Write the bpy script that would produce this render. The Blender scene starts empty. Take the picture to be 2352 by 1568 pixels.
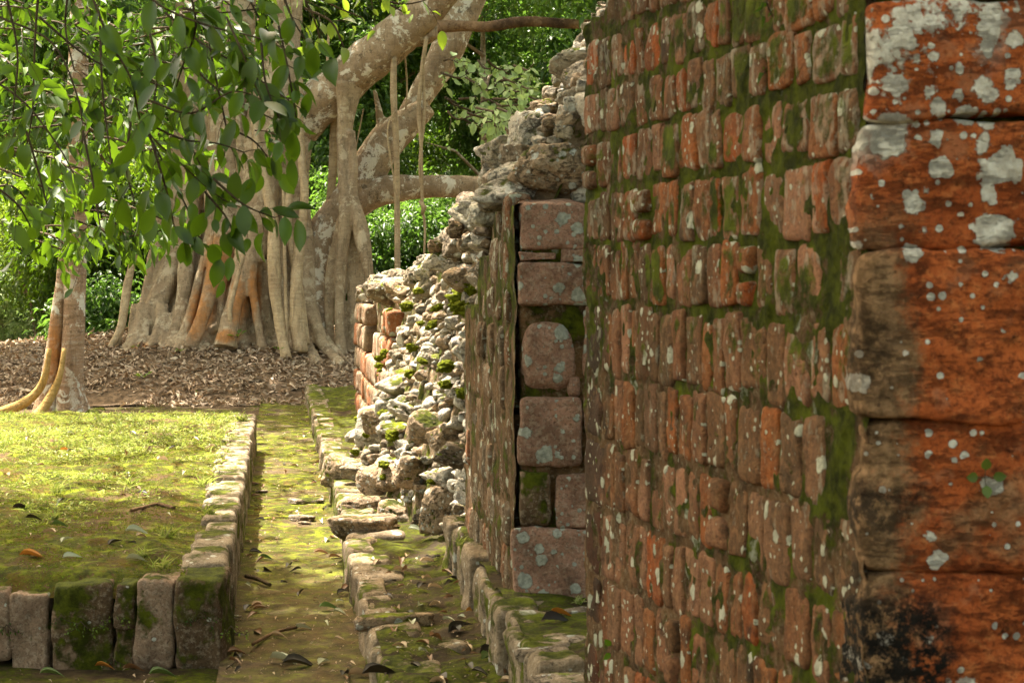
import bpy, math, random
import numpy as np
from mathutils import Vector

S = bpy.context.scene
COL = S.collection
rnd = random.Random(7)
rng = np.random.default_rng(11)

# ------------------------------------------------------------------ camera, world, sun, exposure
F = 3900.0; CX = 1176.0; HY = 650.0; CH = 1.6       # lens in pixels of a 2352 wide frame, horizon row, eye height
cam_d = bpy.data.cameras.new("camera"); cam = bpy.data.objects.new("camera", cam_d); COL.objects.link(cam)
cam.location = (0, 0, CH); cam.rotation_euler = (math.radians(90), 0, 0)
cam_d.sensor_width = 36; cam_d.lens = 36 * F / 2352; cam_d.shift_y = -(784 - HY) / 2352
cam_d.clip_start = .05; cam_d.clip_end = 600
cam_d.dof.use_dof = True; cam_d.dof.focus_distance = 13.0; cam_d.dof.aperture_fstop = 13
S.camera = cam

SUN_EL, SUN_AZ = math.radians(63), math.radians(-40)     # azimuth from +Y towards +X (the sun stands ahead and to the left)
w = bpy.data.worlds.new("World"); S.world = w; w.use_nodes = True
wn = w.node_tree.nodes; wl = w.node_tree.links
sky = wn.new("ShaderNodeTexSky"); sky.sky_type = 'NISHITA'; sky.sun_disc = False
sky.sun_elevation = SUN_EL; sky.sun_rotation = SUN_AZ
sky.air_density = 1.0; sky.dust_density = 6.0; sky.ozone_density = 0.3
bgn = wn['Background']; bgn.inputs['Strength'].default_value = .15
wm = wn.new("ShaderNodeMix"); wm.data_type = 'RGBA'; wm.blend_type = 'MULTIPLY'; wm.inputs[0].default_value = 1
wm.inputs[7].default_value = (1, .88, .60, 1)
wl.new(sky.outputs[0], wm.inputs[6]); wl.new(wm.outputs[2], bgn.inputs['Color'])
sun_d = bpy.data.lights.new("sun", 'SUN'); sun_d.energy = 4.1; sun_d.angle = math.radians(.6); sun_d.color = (1, .93, .80)
sun = bpy.data.objects.new("sun", sun_d); COL.objects.link(sun)
sdir = Vector((math.sin(SUN_AZ) * math.cos(SUN_EL), math.cos(SUN_AZ) * math.cos(SUN_EL), math.sin(SUN_EL)))
sun.rotation_euler = sdir.to_track_quat('Z', 'Y').to_euler()
S.view_settings.view_transform = 'Standard'; S.view_settings.look = 'None'; S.view_settings.gamma = 1
S.view_settings.exposure = 2.6
S.cycles.max_bounces = 7; S.cycles.diffuse_bounces = 4; S.cycles.transmission_bounces = 3; S.cycles.glossy_bounces = 2
S.cycles.transparent_max_bounces = 4; S.cycles.sample_clamp_indirect = 4; S.cycles.use_denoising = True

# ------------------------------------------------------------------ helpers
def W(px, py, Y): return np.array([(px - CX) / F * Y, Y, CH - (py - HY) / F * Y])
def pxm(r, Y): return r * Y / F

def _hash(ix, iy, iz, s):
    h = (ix * 374761393 + iy * 668265263 + iz * 2147483647 + s * 974711) & 0xffffffff
    h = ((h ^ (h >> 13)) * 1274126177) & 0xffffffff
    h = ((h ^ (h >> 16)) * 2246822519) & 0xffffffff
    return ((h ^ (h >> 15)) & 0xffffff) / float(0xffffff)

def vn(p, seed=0):                                     # value noise, -1..1
    p = np.asarray(p, float); f = np.floor(p); i = f.astype(np.int64); t = p - f; t = t * t * (3 - 2 * t)
    r = 0
    for a in (0, 1):
        wx = t[:, 0] if a else 1 - t[:, 0]
        for b in (0, 1):
            wy = t[:, 1] if b else 1 - t[:, 1]
            for c in (0, 1):
                wz = t[:, 2] if c else 1 - t[:, 2]
                r = r + wx * wy * wz * _hash(i[:, 0] + a, i[:, 1] + b, i[:, 2] + c, seed)
    return r * 2 - 1

def fbm(p, o=4, seed=0, g=.5):
    p = np.asarray(p, float); a = 1; s = 0; n = 0
    for k in range(o):
        s = s + a * vn(p * 2 ** k + 17.3 * k, seed + k); n += a; a *= g
    return s / n

class MB:                                              # collects vertices and faces for ONE mesh
    def __init__(s): s.v = []; s.q = []; s.t = []; s.n = 0
    def add(s, v, q=None, t=None):
        v = np.asarray(v, float).reshape(-1, 3)
        if q is not None and len(q): s.q.append(np.asarray(q, np.int64) + s.n)
        if t is not None and len(t): s.t.append(np.asarray(t, np.int64) + s.n)
        s.v.append(v); s.n += len(v)
    def arrays(s):
        v = np.concatenate(s.v)
        q = np.concatenate(s.q) if s.q else np.zeros((0, 4), np.int64)
        t = np.concatenate(s.t) if s.t else np.zeros((0, 3), np.int64)
        return v, q, t
    def build(s, name, mat, parent=None, smooth=True):
        return mk(name, *s.arrays(), mat, parent, smooth)

def wloc(o):
    l = np.zeros(3)
    while o is not None: l += np.array(o.location); o = o.parent
    return l
def mk(name, v, q, t, mat, parent=None, smooth=True):
    if parent is not None: v = v - wloc(parent)
    me = bpy.data.meshes.new(name)
    nl = len(q) * 4 + len(t) * 3; nf = len(q) + len(t)
    me.vertices.add(len(v)); me.vertices.foreach_set('co', v.astype(np.float32).ravel())
    me.loops.add(nl); me.loops.foreach_set('vertex_index', np.concatenate([q.ravel(), t.ravel()]).astype(np.int32))
    me.polygons.add(nf)
    st = np.concatenate([np.arange(len(q)) * 4, len(q) * 4 + np.arange(len(t)) * 3]).astype(np.int32)
    me.polygons.foreach_set('loop_start', st)
    me.update(calc_edges=True); me.validate()
    me.polygons.foreach_set('use_smooth', np.full(len(me.polygons), smooth))
    if mat: me.materials.append(mat)
    o = bpy.data.objects.new(name, me); COL.objects.link(o)
    if parent is not None: o.parent = parent
    return o

def tag(o, label=None, cat=None, group=None, kind=None):
    if label: o['label'] = label
    if cat: o['category'] = cat
    if group: o['group'] = group
    if kind: o['kind'] = kind
    return o
def thing(name, loc, label, cat, group=None):
    o = bpy.data.objects.new(name, None); COL.objects.link(o); o.location = tuple(float(c) for c in loc)
    o.empty_display_size = .2
    return tag(o, label, cat, group)

# ---- shapes
_ico = {}
def ico(n):
    if n in _ico: return _ico[n]
    g = (1 + 5 ** .5) / 2
    v = [(-1, g, 0), (1, g, 0), (-1, -g, 0), (1, -g, 0), (0, -1, g), (0, 1, g), (0, -1, -g), (0, 1, -g), (g, 0, -1), (g, 0, 1), (-g, 0, -1), (-g, 0, 1)]
    f = [(0, 11, 5), (0, 5, 1), (0, 1, 7), (0, 7, 10), (0, 10, 11), (1, 5, 9), (5, 11, 4), (11, 10, 2), (10, 7, 6), (7, 1, 8), (3, 9, 4), (3, 4, 2), (3, 2, 6), (3, 6, 8), (3, 8, 9), (4, 9, 5), (2, 4, 11), (6, 2, 10), (8, 6, 7), (9, 8, 1)]
    v = [np.array(a) / np.linalg.norm(a) for a in v]
    for _ in range(n):
        c = {}; nf = []
        def mid(a, b):
            k = (min(a, b), max(a, b))
            if k not in c:
                m = v[a] + v[b]; v.append(m / np.linalg.norm(m)); c[k] = len(v) - 1
            return c[k]
        for a, b, d in f:
            x, y, z = mid(a, b), mid(b, d), mid(d, a)
            nf += [(a, x, z), (b, y, x), (d, z, y), (x, y, z)]
        f = nf
    _ico[n] = (np.array(v), np.array(f)); return _ico[n]
_cub = {}
def cubes(n):                                          # cube-sphere directions with quads
    if n in _cub: return _cub[n]
    vs = {}; V = []; Q = []
    def idx(p):
        k = tuple(np.round(p, 5))
        if k not in vs: vs[k] = len(V); V.append(p)
        return vs[k]
    for ax in range(3):
        for sg in (-1, 1):
            g = [[0] * (n + 1) for _ in range(n + 1)]
            for i in range(n + 1):
                for j in range(n + 1):
                    p = np.zeros(3); p[ax] = sg; p[(ax + 1) % 3] = -1 + 2 * i / n; p[(ax + 2) % 3] = -1 + 2 * j / n
                    g[i][j] = idx(p)
            for i in range(n):
                for j in range(n):
                    q = (g[i][j], g[i + 1][j], g[i + 1][j + 1], g[i][j + 1])
                    Q.append(q if sg > 0 else q[::-1])
    _cub[n] = (np.array(V), np.array(Q)); return _cub[n]

def frame(yaw=0, pitch=0, roll=0):
    cy, sy = math.cos(yaw), math.sin(yaw); cp, sp = math.cos(pitch), math.sin(pitch); cr, sr = math.cos(roll), math.sin(roll)
    Rz = np.array([[cy, -sy, 0], [sy, cy, 0], [0, 0, 1]]); Rx = np.array([[1, 0, 0], [0, cp, -sp], [0, sp, cp]]); Ry = np.array([[cr, 0, sr], [0, 1, 0], [-sr, 0, cr]])
    return Rz @ Rx @ Ry

def rock(mb, c, size, R=None, n=3, seed=None, cuts=9, rough=.09, sharp=9):   # angular stone: soft minimum of random planes + noise
    seed = rnd.randrange(10 ** 6) if seed is None else seed
    r_ = np.random.default_rng(seed)
    d, f = ico(n)
    N = r_.normal(size=(cuts, 3)); N /= np.linalg.norm(N, axis=1)[:, None]
    N = np.concatenate([N, np.eye(3), -np.eye(3)])
    D = np.concatenate([r_.uniform(.62, .95, cuts), r_.uniform(.8, .97, 6)])
    dn = np.maximum(d @ N.T, 1e-3) / D
    rad = 1 / (np.sum(dn ** sharp, axis=1)) ** (1 / sharp)
    v = d * rad[:, None]
    off = r_.uniform(0, 50, 3)
    v = v * (1 + rough * fbm(v * 2.2 + off, 4, seed % 97)[:, None] + rough * .35 * vn(v * 11 + off, 3)[:, None])
    v = v * np.array(size)
    if R is None: R = frame(r_.uniform(0, 6.28), r_.uniform(-.4, .4), r_.uniform(-.4, .4))
    mb.add(v @ R.T + np.array(c), t=f)

def block(mb, c, size, R, n=8, seed=None, rough=.012, rnd_p=7, taper=.06, freq=9.):   # worn squared stone; size = full lengths along R's columns
    seed = rnd.randrange(10 ** 6) if seed is None else seed
    r_ = np.random.default_rng(seed)
    u, q = cubes(n)
    u = np.sign(u) * np.abs(u) ** .75 if False else u
    # soften corners: superquadric
    L = (np.sum(np.abs(u) ** rnd_p, axis=1)) ** (1 / rnd_p)
    v = u / L[:, None]
    h = np.array(size) / 2
    v = v * (1 + taper * r_.uniform(-1, 1, 3) * np.roll(v, 1, axis=1)) * h
    off = r_.uniform(0, 50, 3)
    nd = v / h; nd = nd / np.linalg.norm(nd, axis=1)[:, None]
    v = v + nd * (rough * (fbm(v * freq + off, 4, seed % 89)[:, None] * 1.4))
    v = v + rough * .6 * np.stack([vn(v * freq * .7 + off, 5), vn(v * freq * .7 + off, 6), vn(v * freq * .7 + off, 7)], 1)
    mb.add(v @ R.T + np.array(c), q=q)

def crom(P, step):                                     # resample control rows with Catmull-Rom
    P = np.asarray(P, float); Q = np.concatenate([[2 * P[0] - P[1]], P, [2 * P[-1] - P[-2]]]); out = []
    for i in range(1, len(Q) - 2):
        n = max(1, int(np.linalg.norm(Q[i + 1][:3] - Q[i][:3]) / step))
        for k in range(n):
            t = k / n
            out.append(.5 * ((2 * Q[i]) + (-Q[i - 1] + Q[i + 1]) * t + (2 * Q[i - 1] - 5 * Q[i] + 4 * Q[i + 1] - Q[i + 2]) * t * t + (-Q[i - 1] + 3 * Q[i] - 3 * Q[i + 1] + Q[i + 2]) * t ** 3))
    out.append(Q[-2]); return np.array(out)

def tube(mb, P, step=.15, sides=12, rough=.08, freq=3., flute=0, seed=0, cap=True):   # rows x,y,z,r in metres
    C = crom(P, step); n = len(C); c = C[:, :3]; r = np.maximum(C[:, 3], .0008)
    T = np.gradient(c, axis=0) if n > 1 else np.array([[0, 0, 1.]]); T /= np.linalg.norm(T, axis=1)[:, None] + 1e-9
    ref = np.array([0, 1., 0]) if abs(T[0, 1]) < .9 else np.array([1., 0, 0])
    U = np.zeros_like(T); u = ref - T[0] * (ref @ T[0]); U[0] = u / np.linalg.norm(u)
    for i in range(1, n):
        u = U[i - 1] - T[i] * (U[i - 1] @ T[i]); U[i] = u / np.linalg.norm(u)
    V = np.cross(T, U)
    a = np.arange(sides) * 2 * math.pi / sides
    d = U[:, None, :] * np.cos(a)[None, :, None] + V[:, None, :] * np.sin(a)[None, :, None]
    p = c[:, None, :] + d * r[:, None, None]
    nz = fbm(p.reshape(-1, 3) * freq, 3, seed).reshape(n, sides) if rough else 0
    fl = flute * np.cos(a * 3 + seed)[None, :] * (1 + .0 * r[:, None]) if flute else 0
    p = c[:, None, :] + d * (r[:, None] * (1 + rough * nz + fl))[:, :, None]
    v = p.reshape(-1, 3)
    i = np.arange(n - 1)[:, None] * sides; j = np.arange(sides)[None, :]; j2 = (j + 1) % sides
    q = np.stack([i + j, i + j2, i + sides + j2, i + sides + j], -1).reshape(-1, 4)
    t = []
    if cap:
        v = np.concatenate([v, [c[0]], [c[-1]]]); a0 = n * sides
        for k in range(sides):
            k2 = (k + 1) % sides
            t.append((a0, k2, k)); t.append((a0 + 1, (n - 1) * sides + k, (n - 1) * sides + k2))
    mb.add(v, q=q, t=t)
def ptube(mb, pts, **k):                               # rows px,py,depth,radius px
    tube(mb, [list(W(a, b, Y)) + [pxm(r, Y)] for a, b, Y, r in pts], **k)

# leaf templates: (verts along +Y length 1, width +-.5 -> x, z bend)
def leaf_tpl(rows, kind='oval', fold=.25, curl=.25, ends=True):
    v = []; 
    for i in range(rows + 1):
        t = i / rows
        wd = (math.sin(math.pi * min(1, t ** .8)) ** .8) * .5 if kind == 'oval' else math.sin(math.pi * t) ** .6 * .5
        if kind == 'tip': wd = .5 * (math.sin(math.pi * t ** .72)) * (1 - .25 * t)
        if kind == 'long': wd = .5 * max(0, math.sin(math.pi * min(1, t ** .92))) ** .75 * (1 if t < .75 else 1 - (t - .75) * 1.9)
        z = -curl * t * t
        v += [(-wd, t, z + fold * wd), (0, t, z), (wd, t, z + fold * wd)]
    q = []
    for i in range(rows):
        a = i * 3; q += [(a, a + 1, a + 4, a + 3), (a + 1, a + 2, a + 5, a + 4)]
    return np.array(v), np.array(q)
def scatter(mb, tpl, pos, dirs, L, wd, seed=0, roll=.5, bend=None, face=(0, 0, 1.)):
    """leaves of length L, width wd at pos, pointing along dirs (N,3), face turned to +z with random roll"""
    r_ = np.random.default_rng(seed); tv, tq = tpl; N = len(pos)
    d = dirs / (np.linalg.norm(dirs, axis=1)[:, None] + 1e-9)
    up = np.tile(face, (N, 1)) + r_.normal(size=(N, 3)) * roll
    x = np.cross(d, up); x /= np.linalg.norm(x, axis=1)[:, None] + 1e-9
    z = np.cross(x, d)
    b = np.ones(N) if bend is None else bend
    v = pos[:, None, :] + tv[None, :, 0, None] * x[:, None, :] * wd[:, None, None] + tv[None, :, 1, None] * d[:, None, :] * L[:, None, None] \
        + tv[None, :, 2, None] * z[:, None, :] * (L * b)[:, None, None]
    q = tq[None] + (np.arange(N) * len(tv))[:, None, None]
    mb.add(v.reshape(-1, 3), q=q.reshape(-1, 4))
T_NEAR = leaf_tpl(8, 'long', .22, .25); T_MID = leaf_tpl(3, 'tip', .4, .3); T_FAR = leaf_tpl(2, 'tip', .5, .3); T_ROUND = leaf_tpl(4, 'oval', .3, .15)
T_BLADE = leaf_tpl(3, 'tip', .3, .5)

def grid(xs, ys, fz):
    X, Y = np.meshgrid(xs, ys); P = np.stack([X.ravel(), Y.ravel(), np.zeros(X.size)], 1); P = fz(P)
    nx = len(xs); i = np.arange(len(ys) - 1)[:, None] * nx; j = np.arange(nx - 1)[None, :]
    q = np.stack([i + j, i + j + 1, i + nx + j + 1, i + nx + j], -1).reshape(-1, 4)
    return P, q

# ------------------------------------------------------------------ materials
class NT:
    def __init__(s, name):
        s.m = bpy.data.materials.new(name); s.m.use_nodes = True; s.t = s.m.node_tree; s.N = s.t.nodes; s.L = s.t.links
        s.b = s.N['Principled BSDF']; s.out = s.N['Material Output']; s.b.inputs['Roughness'].default_value = .85
        s.b.inputs['Specular IOR Level'].default_value = .12
        g = s.N.new('ShaderNodeNewGeometry'); s.g = g; s.pos = g.outputs['Position']; s.isl = g.outputs['Random Per Island']; s.pt = g.outputs['Pointiness']
        s.nz = s.sep(g.outputs['Normal'])[2]
    def con(s, a, b):
        if hasattr(a, 'links') or hasattr(a, 'is_linked'): s.L.new(a, b)
        else:
            if isinstance(a, (tuple, list)) and len(a) == 3 and len(getattr(b, 'default_value')) == 4: a = (*a, 1)
            b.default_value = a
    def sep(s, v):
        n = s.N.new('ShaderNodeSeparateXYZ'); s.L.new(v, n.inputs[0]); return n.outputs
    def noise(s, sc, det=5, ro=.6, vec=None, dist=0, out=0):
        n = s.N.new('ShaderNodeTexNoise'); n.inputs['Scale'].default_value = sc; n.inputs['Detail'].default_value = det
        n.inputs['Roughness'].default_value = ro; n.inputs['Distortion'].default_value = dist; s.L.new(vec or s.pos, n.inputs['Vector']); return n.outputs[out]
    def vor(s, sc, vec=None, feat='F1', out='Distance', rand=1):
        n = s.N.new('ShaderNodeTexVoronoi'); n.feature = feat; n.inputs['Scale'].default_value = sc; n.inputs['Randomness'].default_value = rand
        s.L.new(vec or s.pos, n.inputs['Vector']); return n.outputs[out] if out else n
    def math(s, op, a, b=0., c=0., clamp=False):
        n = s.N.new('ShaderNodeMath'); n.operation = op; n.use_clamp = clamp
        s.con(a, n.inputs[0]); s.con(b, n.inputs[1]); s.con(c, n.inputs[2]); return n.outputs[0]
    def ss(s, x, a, b):                                 # smooth step between a and b, to 0..1
        n = s.N.new('ShaderNodeMapRange'); n.interpolation_type = 'SMOOTHSTEP'; s.con(x, n.inputs[0]); s.con(a, n.inputs[1]); s.con(b, n.inputs[2]); return n.outputs[0]
    def mix(s, f, a, b, mode='MIX'):
        n = s.N.new('ShaderNodeMix'); n.data_type = 'RGBA'; n.blend_type = mode; s.con(f, n.inputs[0]); s.con(a, n.inputs[6]); s.con(b, n.inputs[7]); return n.outputs[2]
    def ramp(s, f, stops, interp='LINEAR'):
        n = s.N.new('ShaderNodeValToRGB'); n.color_ramp.interpolation = interp; s.con(f, n.inputs[0]); e = n.color_ramp.elements
        while len(e) < len(stops): e.new(.5)
        for k, (p, c) in enumerate(stops): e[k].position = p; e[k].color = (*c, 1) if len(c) == 3 else c
        return n.outputs[0]
    def flat(s, ax):                                    # two of the position's axes, for blotches on a wall face
        p = s.sep(s.pos); n = s.N.new('ShaderNodeCombineXYZ'); s.L.new(p[ax], n.inputs[0]); s.L.new(p[2], n.inputs[1]); return n.outputs[0]
    def vadd(s, a, b, k=1.):
        m = s.N.new('ShaderNodeVectorMath'); m.operation = 'MULTIPLY_ADD'; s.con(b, m.inputs[0]); m.inputs[1].default_value = (k, k, k); s.con(a, m.inputs[2]); return m.outputs[0]
    def vscale(s, a, k):
        m = s.N.new('ShaderNodeVectorMath'); m.operation = 'MULTIPLY'; s.con(a, m.inputs[0]); m.inputs[1].default_value = k; return m.outputs[0]
    def bump(s, h, st=.5, d=.02, prev=None):
        n = s.N.new('ShaderNodeBump'); n.inputs['Strength'].default_value = st; n.inputs['Distance'].default_value = d; s.L.new(h, n.inputs['Height'])
        if prev: s.L.new(prev, n.inputs['Normal'])
        return n.outputs[0]
    def done(s, col, nrm=None, rough=None):
        s.con(col, s.b.inputs['Base Color'])
        if nrm: s.L.new(nrm, s.b.inputs['Normal'])
        if rough is not None: s.con(rough, s.b.inputs['Roughness'])
        return s.m
    def lichen(s, sc, dens, rmax=.42, wob=.25, tear=.3, vec=None):    # round crusty blotches; dens 0..1 share of cells that carry one
        wv = s.vadd(vec or s.pos, s.noise(sc * 1.6, 4, .6, out=1), wob / sc)
        v = s.vor(sc, vec=wv, out=None)
        if vec: v.voronoi_dimensions = '2D'
        else: rmax = rmax * 1.35
        r1, r2, r3 = s.sep(v.outputs['Color'])
        rad = s.math('MULTIPLY', s.math('POWER', r1, 1.4), rmax)
        on = s.math('LESS_THAN', r2, dens)
        e = s.math('ADD', v.outputs['Distance'], s.math('MULTIPLY', s.math('SUBTRACT', s.noise(sc * 5, 4), .5), tear))
        f = s.ss(s.math('SUBTRACT', rad, e), -.0, .06)
        return s.math('MULTIPLY', f, on)

MOSS_D = (.030, .036, .003); MOSS_M = (.105, .120, .007); MOSS_B = (.24, .29, .014)
def moss_col(s, bright=.5, sc=18):
    a = s.noise(sc, 6, .7); c = s.mix(s.ss(a, .35, .68), MOSS_D, MOSS_M)
    return s.mix(s.math('MULTIPLY', s.ss(s.noise(sc * .35, 4), .45, .7), bright), c, MOSS_B)

def m_stone(name, cols, moss=.5, lich=.3, lich_sc=14, fine=1., dark=.5, up=.5, moss_sc=3., lcol=(.55, .54, .47), mbright=.4, zoned=None, hue=None, face=None, bd=.022, smear=0, cracks=0, pale=(.5, .42, .32)):
    """weathered stone: colour per stone, mottling, dark crust, moss in hollows and on tops, crusty lichen"""
    s = NT(name)
    c = s.ramp(s.isl, [(i / max(1, len(cols)), k) for i, k in enumerate(cols)], 'CONSTANT')
    n1 = s.noise(7 * fine, 8, .65); n2 = s.noise(45 * fine, 6, .7); n3 = s.noise(2.5, 3)
    c = s.mix(s.ss(n1, .35, .7), c, s.mix(.55, c, (.05, .03, .018)))
    c = s.mix(s.math('MULTIPLY', s.ss(n2, .48, .60), .55), c, s.mix(.5, c, pale))
    n4 = s.noise(95 * fine, 5, .8); c = s.mix(s.math('MULTIPLY', s.ss(n4, .50, .40), .65), c, s.mix(.7, c, (.03, .022, .015)))
    crk = s.math('MULTIPLY_ADD', s.ss(s.math('ABSOLUTE', s.math('SUBTRACT', s.noise(6 * fine, 8, .7, vec=s.vscale(s.pos, (1, 1, 2.2))), .5)), .0, .018), cracks, 1 - cracks); c = s.mix(crk, (.03, .024, .018), c)
    if smear:
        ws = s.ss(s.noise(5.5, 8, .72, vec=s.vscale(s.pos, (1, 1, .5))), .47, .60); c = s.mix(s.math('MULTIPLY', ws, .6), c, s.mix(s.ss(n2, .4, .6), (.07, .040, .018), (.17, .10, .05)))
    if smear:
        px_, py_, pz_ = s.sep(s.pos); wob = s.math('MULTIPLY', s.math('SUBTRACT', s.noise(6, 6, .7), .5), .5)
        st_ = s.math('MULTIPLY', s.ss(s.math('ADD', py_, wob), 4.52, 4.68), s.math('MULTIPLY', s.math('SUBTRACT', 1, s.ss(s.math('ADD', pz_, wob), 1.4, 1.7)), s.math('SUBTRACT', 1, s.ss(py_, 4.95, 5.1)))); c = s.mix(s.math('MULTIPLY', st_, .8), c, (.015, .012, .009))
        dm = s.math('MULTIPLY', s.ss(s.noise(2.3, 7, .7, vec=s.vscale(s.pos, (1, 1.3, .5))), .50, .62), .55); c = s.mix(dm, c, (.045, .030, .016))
    if hue: c = s.mix(s.math('MULTIPLY', s.ss(n3, .5, .62), .6), c, hue)
    dk = s.math('MULTIPLY', s.ss(s.noise(4.5, 9, .72), .54, .68), dark); c = s.mix(dk, c, (.022, .018, .012))
    pit = s.ss(s.vor(60 * fine, out='Distance'), .0, .25)
    lf = None
    if lich > 0:
        fv = s.flat(face) if face is not None else None; la = s.lichen(lich_sc, lich, vec=fv); lb = s.lichen(lich_sc * 3.1, lich * .6, vec=fv); lf = s.math('MAXIMUM', la, lb)
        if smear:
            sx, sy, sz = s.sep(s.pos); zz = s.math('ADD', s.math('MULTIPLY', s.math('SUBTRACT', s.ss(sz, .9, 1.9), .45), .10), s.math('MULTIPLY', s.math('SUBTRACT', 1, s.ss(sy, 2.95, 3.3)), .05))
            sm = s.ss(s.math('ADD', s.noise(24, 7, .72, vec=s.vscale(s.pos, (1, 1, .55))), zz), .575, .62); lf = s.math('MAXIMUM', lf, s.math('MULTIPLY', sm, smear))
        c = s.mix(lf, c, s.mix(s.ss(s.noise(60, 4), .3, .7), lcol, tuple(x * .6 for x in lcol)))
    if moss > 0:
        mf = s.math('ADD', s.noise(moss_sc, 8, .68), s.math('MULTIPLY', s.nz, up * .34))
        cav = s.math('MULTIPLY', s.math('SUBTRACT', .5, s.pt), 2.2)
        mf = s.math('ADD', mf, cav)
        if zoned: mf = s.math('ADD', mf, zoned(s))
        th = .78 - .40 * moss
        mk_ = s.ss(mf, th, th + .09)
        c = s.mix(mk_, c, moss_col(s, mbright))
    hb = s.math('ADD', s.math('MULTIPLY', n1, 1.), s.math('MULTIPLY', n2, .35))
    hb = s.math('ADD', hb, s.math('MULTIPLY', pit, .25))
    hb = s.math('ADD', hb, s.math('ADD', s.math('MULTIPLY', crk, .5), s.math('MULTIPLY', n4, .3)))
    if lf: hb = s.math('ADD', hb, s.math('MULTIPLY', lf, .25))
    if moss > 0: hb = s.math('ADD', hb, s.math('MULTIPLY', mk_, s.math('MULTIPLY', s.noise(120, 4, .8), .9)))
    return s.done(c, s.bump(hb, 1, bd), .88)

def m_leaf(name, cols, trans=.35, rough=.38, tcol=(.22, .42, .02), spec=.5, big=None):
    s = NT(name)
    c = s.ramp(s.isl, [(i / max(1, len(cols) - 1), k) for i, k in enumerate(cols)])
    if big: c = s.mix(s.ss(s.noise(big[0], 2), .42, .62), c, s.mix(.65, c, big[1]))
    c = s.mix(s.ss(s.noise(14, 2), .3, .7), c, s.mix(.25, c, (.01, .02, .004)))
    s.b.inputs['Specular IOR Level'].default_value = spec
    s.done(c, None, rough)
    t = s.N.new('ShaderNodeBsdfTranslucent'); s.L.new(s.mix(.6, c, tcol), t.inputs[0])
    mx = s.N.new('ShaderNodeMixShader'); mx.inputs[0].default_value = trans
    s.L.new(s.b.outputs[0], mx.inputs[1]); s.L.new(t.outputs[0], mx.inputs[2]); s.L.new(mx.outputs[0], s.out.inputs['Surface'])
    return s.m

# facing stones of the near pier
def side_zone(s):
    x, y, z = s.sep(s.pos)
    a = s.math('MULTIPLY', s.ss(z, 1.1, 1.7), .10)
    return s.math('SUBTRACT', a, s.math('MULTIPLY', s.ss(y, 3.3, 4.6), .06))
BR = [(.26, .092, .034), (.20, .080, .034), (.30, .090, .024), (.23, .10, .050), (.27, .125, .066), (.17, .082, .038), (.32, .15, .085), (.35, .080, .016), (.21, .105, .055), (.15, .080, .040), (.27, .095, .030), (.22, .088, .042)]
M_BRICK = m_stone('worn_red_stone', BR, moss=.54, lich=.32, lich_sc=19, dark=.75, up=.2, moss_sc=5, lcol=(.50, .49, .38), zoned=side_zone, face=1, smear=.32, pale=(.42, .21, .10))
M_BRICK2 = m_stone('grey_red_stone', [(.20, .11, .06), (.24, .15, .09), (.17, .12, .075), (.26, .11, .05), (.15, .11, .07)], moss=.5, lich=.4, lich_sc=18, dark=.4, up=.2, moss_sc=5, lcol=(.42, .42, .33), zoned=side_zone, face=1, smear=.8)

def m_mortar(name, moss=.6, base=(.17, .095, .045), zoned=None):
    s = NT(name)
    n1 = s.noise(9, 8, .7); n2 = s.noise(60, 6, .75)
    c = s.mix(s.ss(n1, .3, .65), tuple(x * .3 for x in base), base); c = s.mix(s.math('MULTIPLY', s.ss(n2, .5, .65), .5), c, (.30, .25, .17))
    lf = s.lichen(16, .35); c = s.mix(lf, c, (.38, .39, .30))
    mf = s.math('ADD', s.noise(8, 8, .72), s.math('MULTIPLY', s.nz, .15))
    if zoned: mf = s.math('ADD', mf, zoned(s))
    th = .78 - .40 * moss; k = s.ss(mf, th, th + .1)
    c = s.mix(k, c, moss_col(s, .45, 26))
    h = s.math('ADD', s.math('ADD', n1, s.math('MULTIPLY', n2, .5)), s.math('MULTIPLY', k, s.noise(110, 5, .8)))
    return s.done(c, s.bump(h, 1, .035), .95)
M_MORTAR = m_mortar('mossy_mortar', .80, zoned=side_zone)
M_CORE = m_mortar('core_mortar', .70, (.26, .18, .11))

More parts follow.
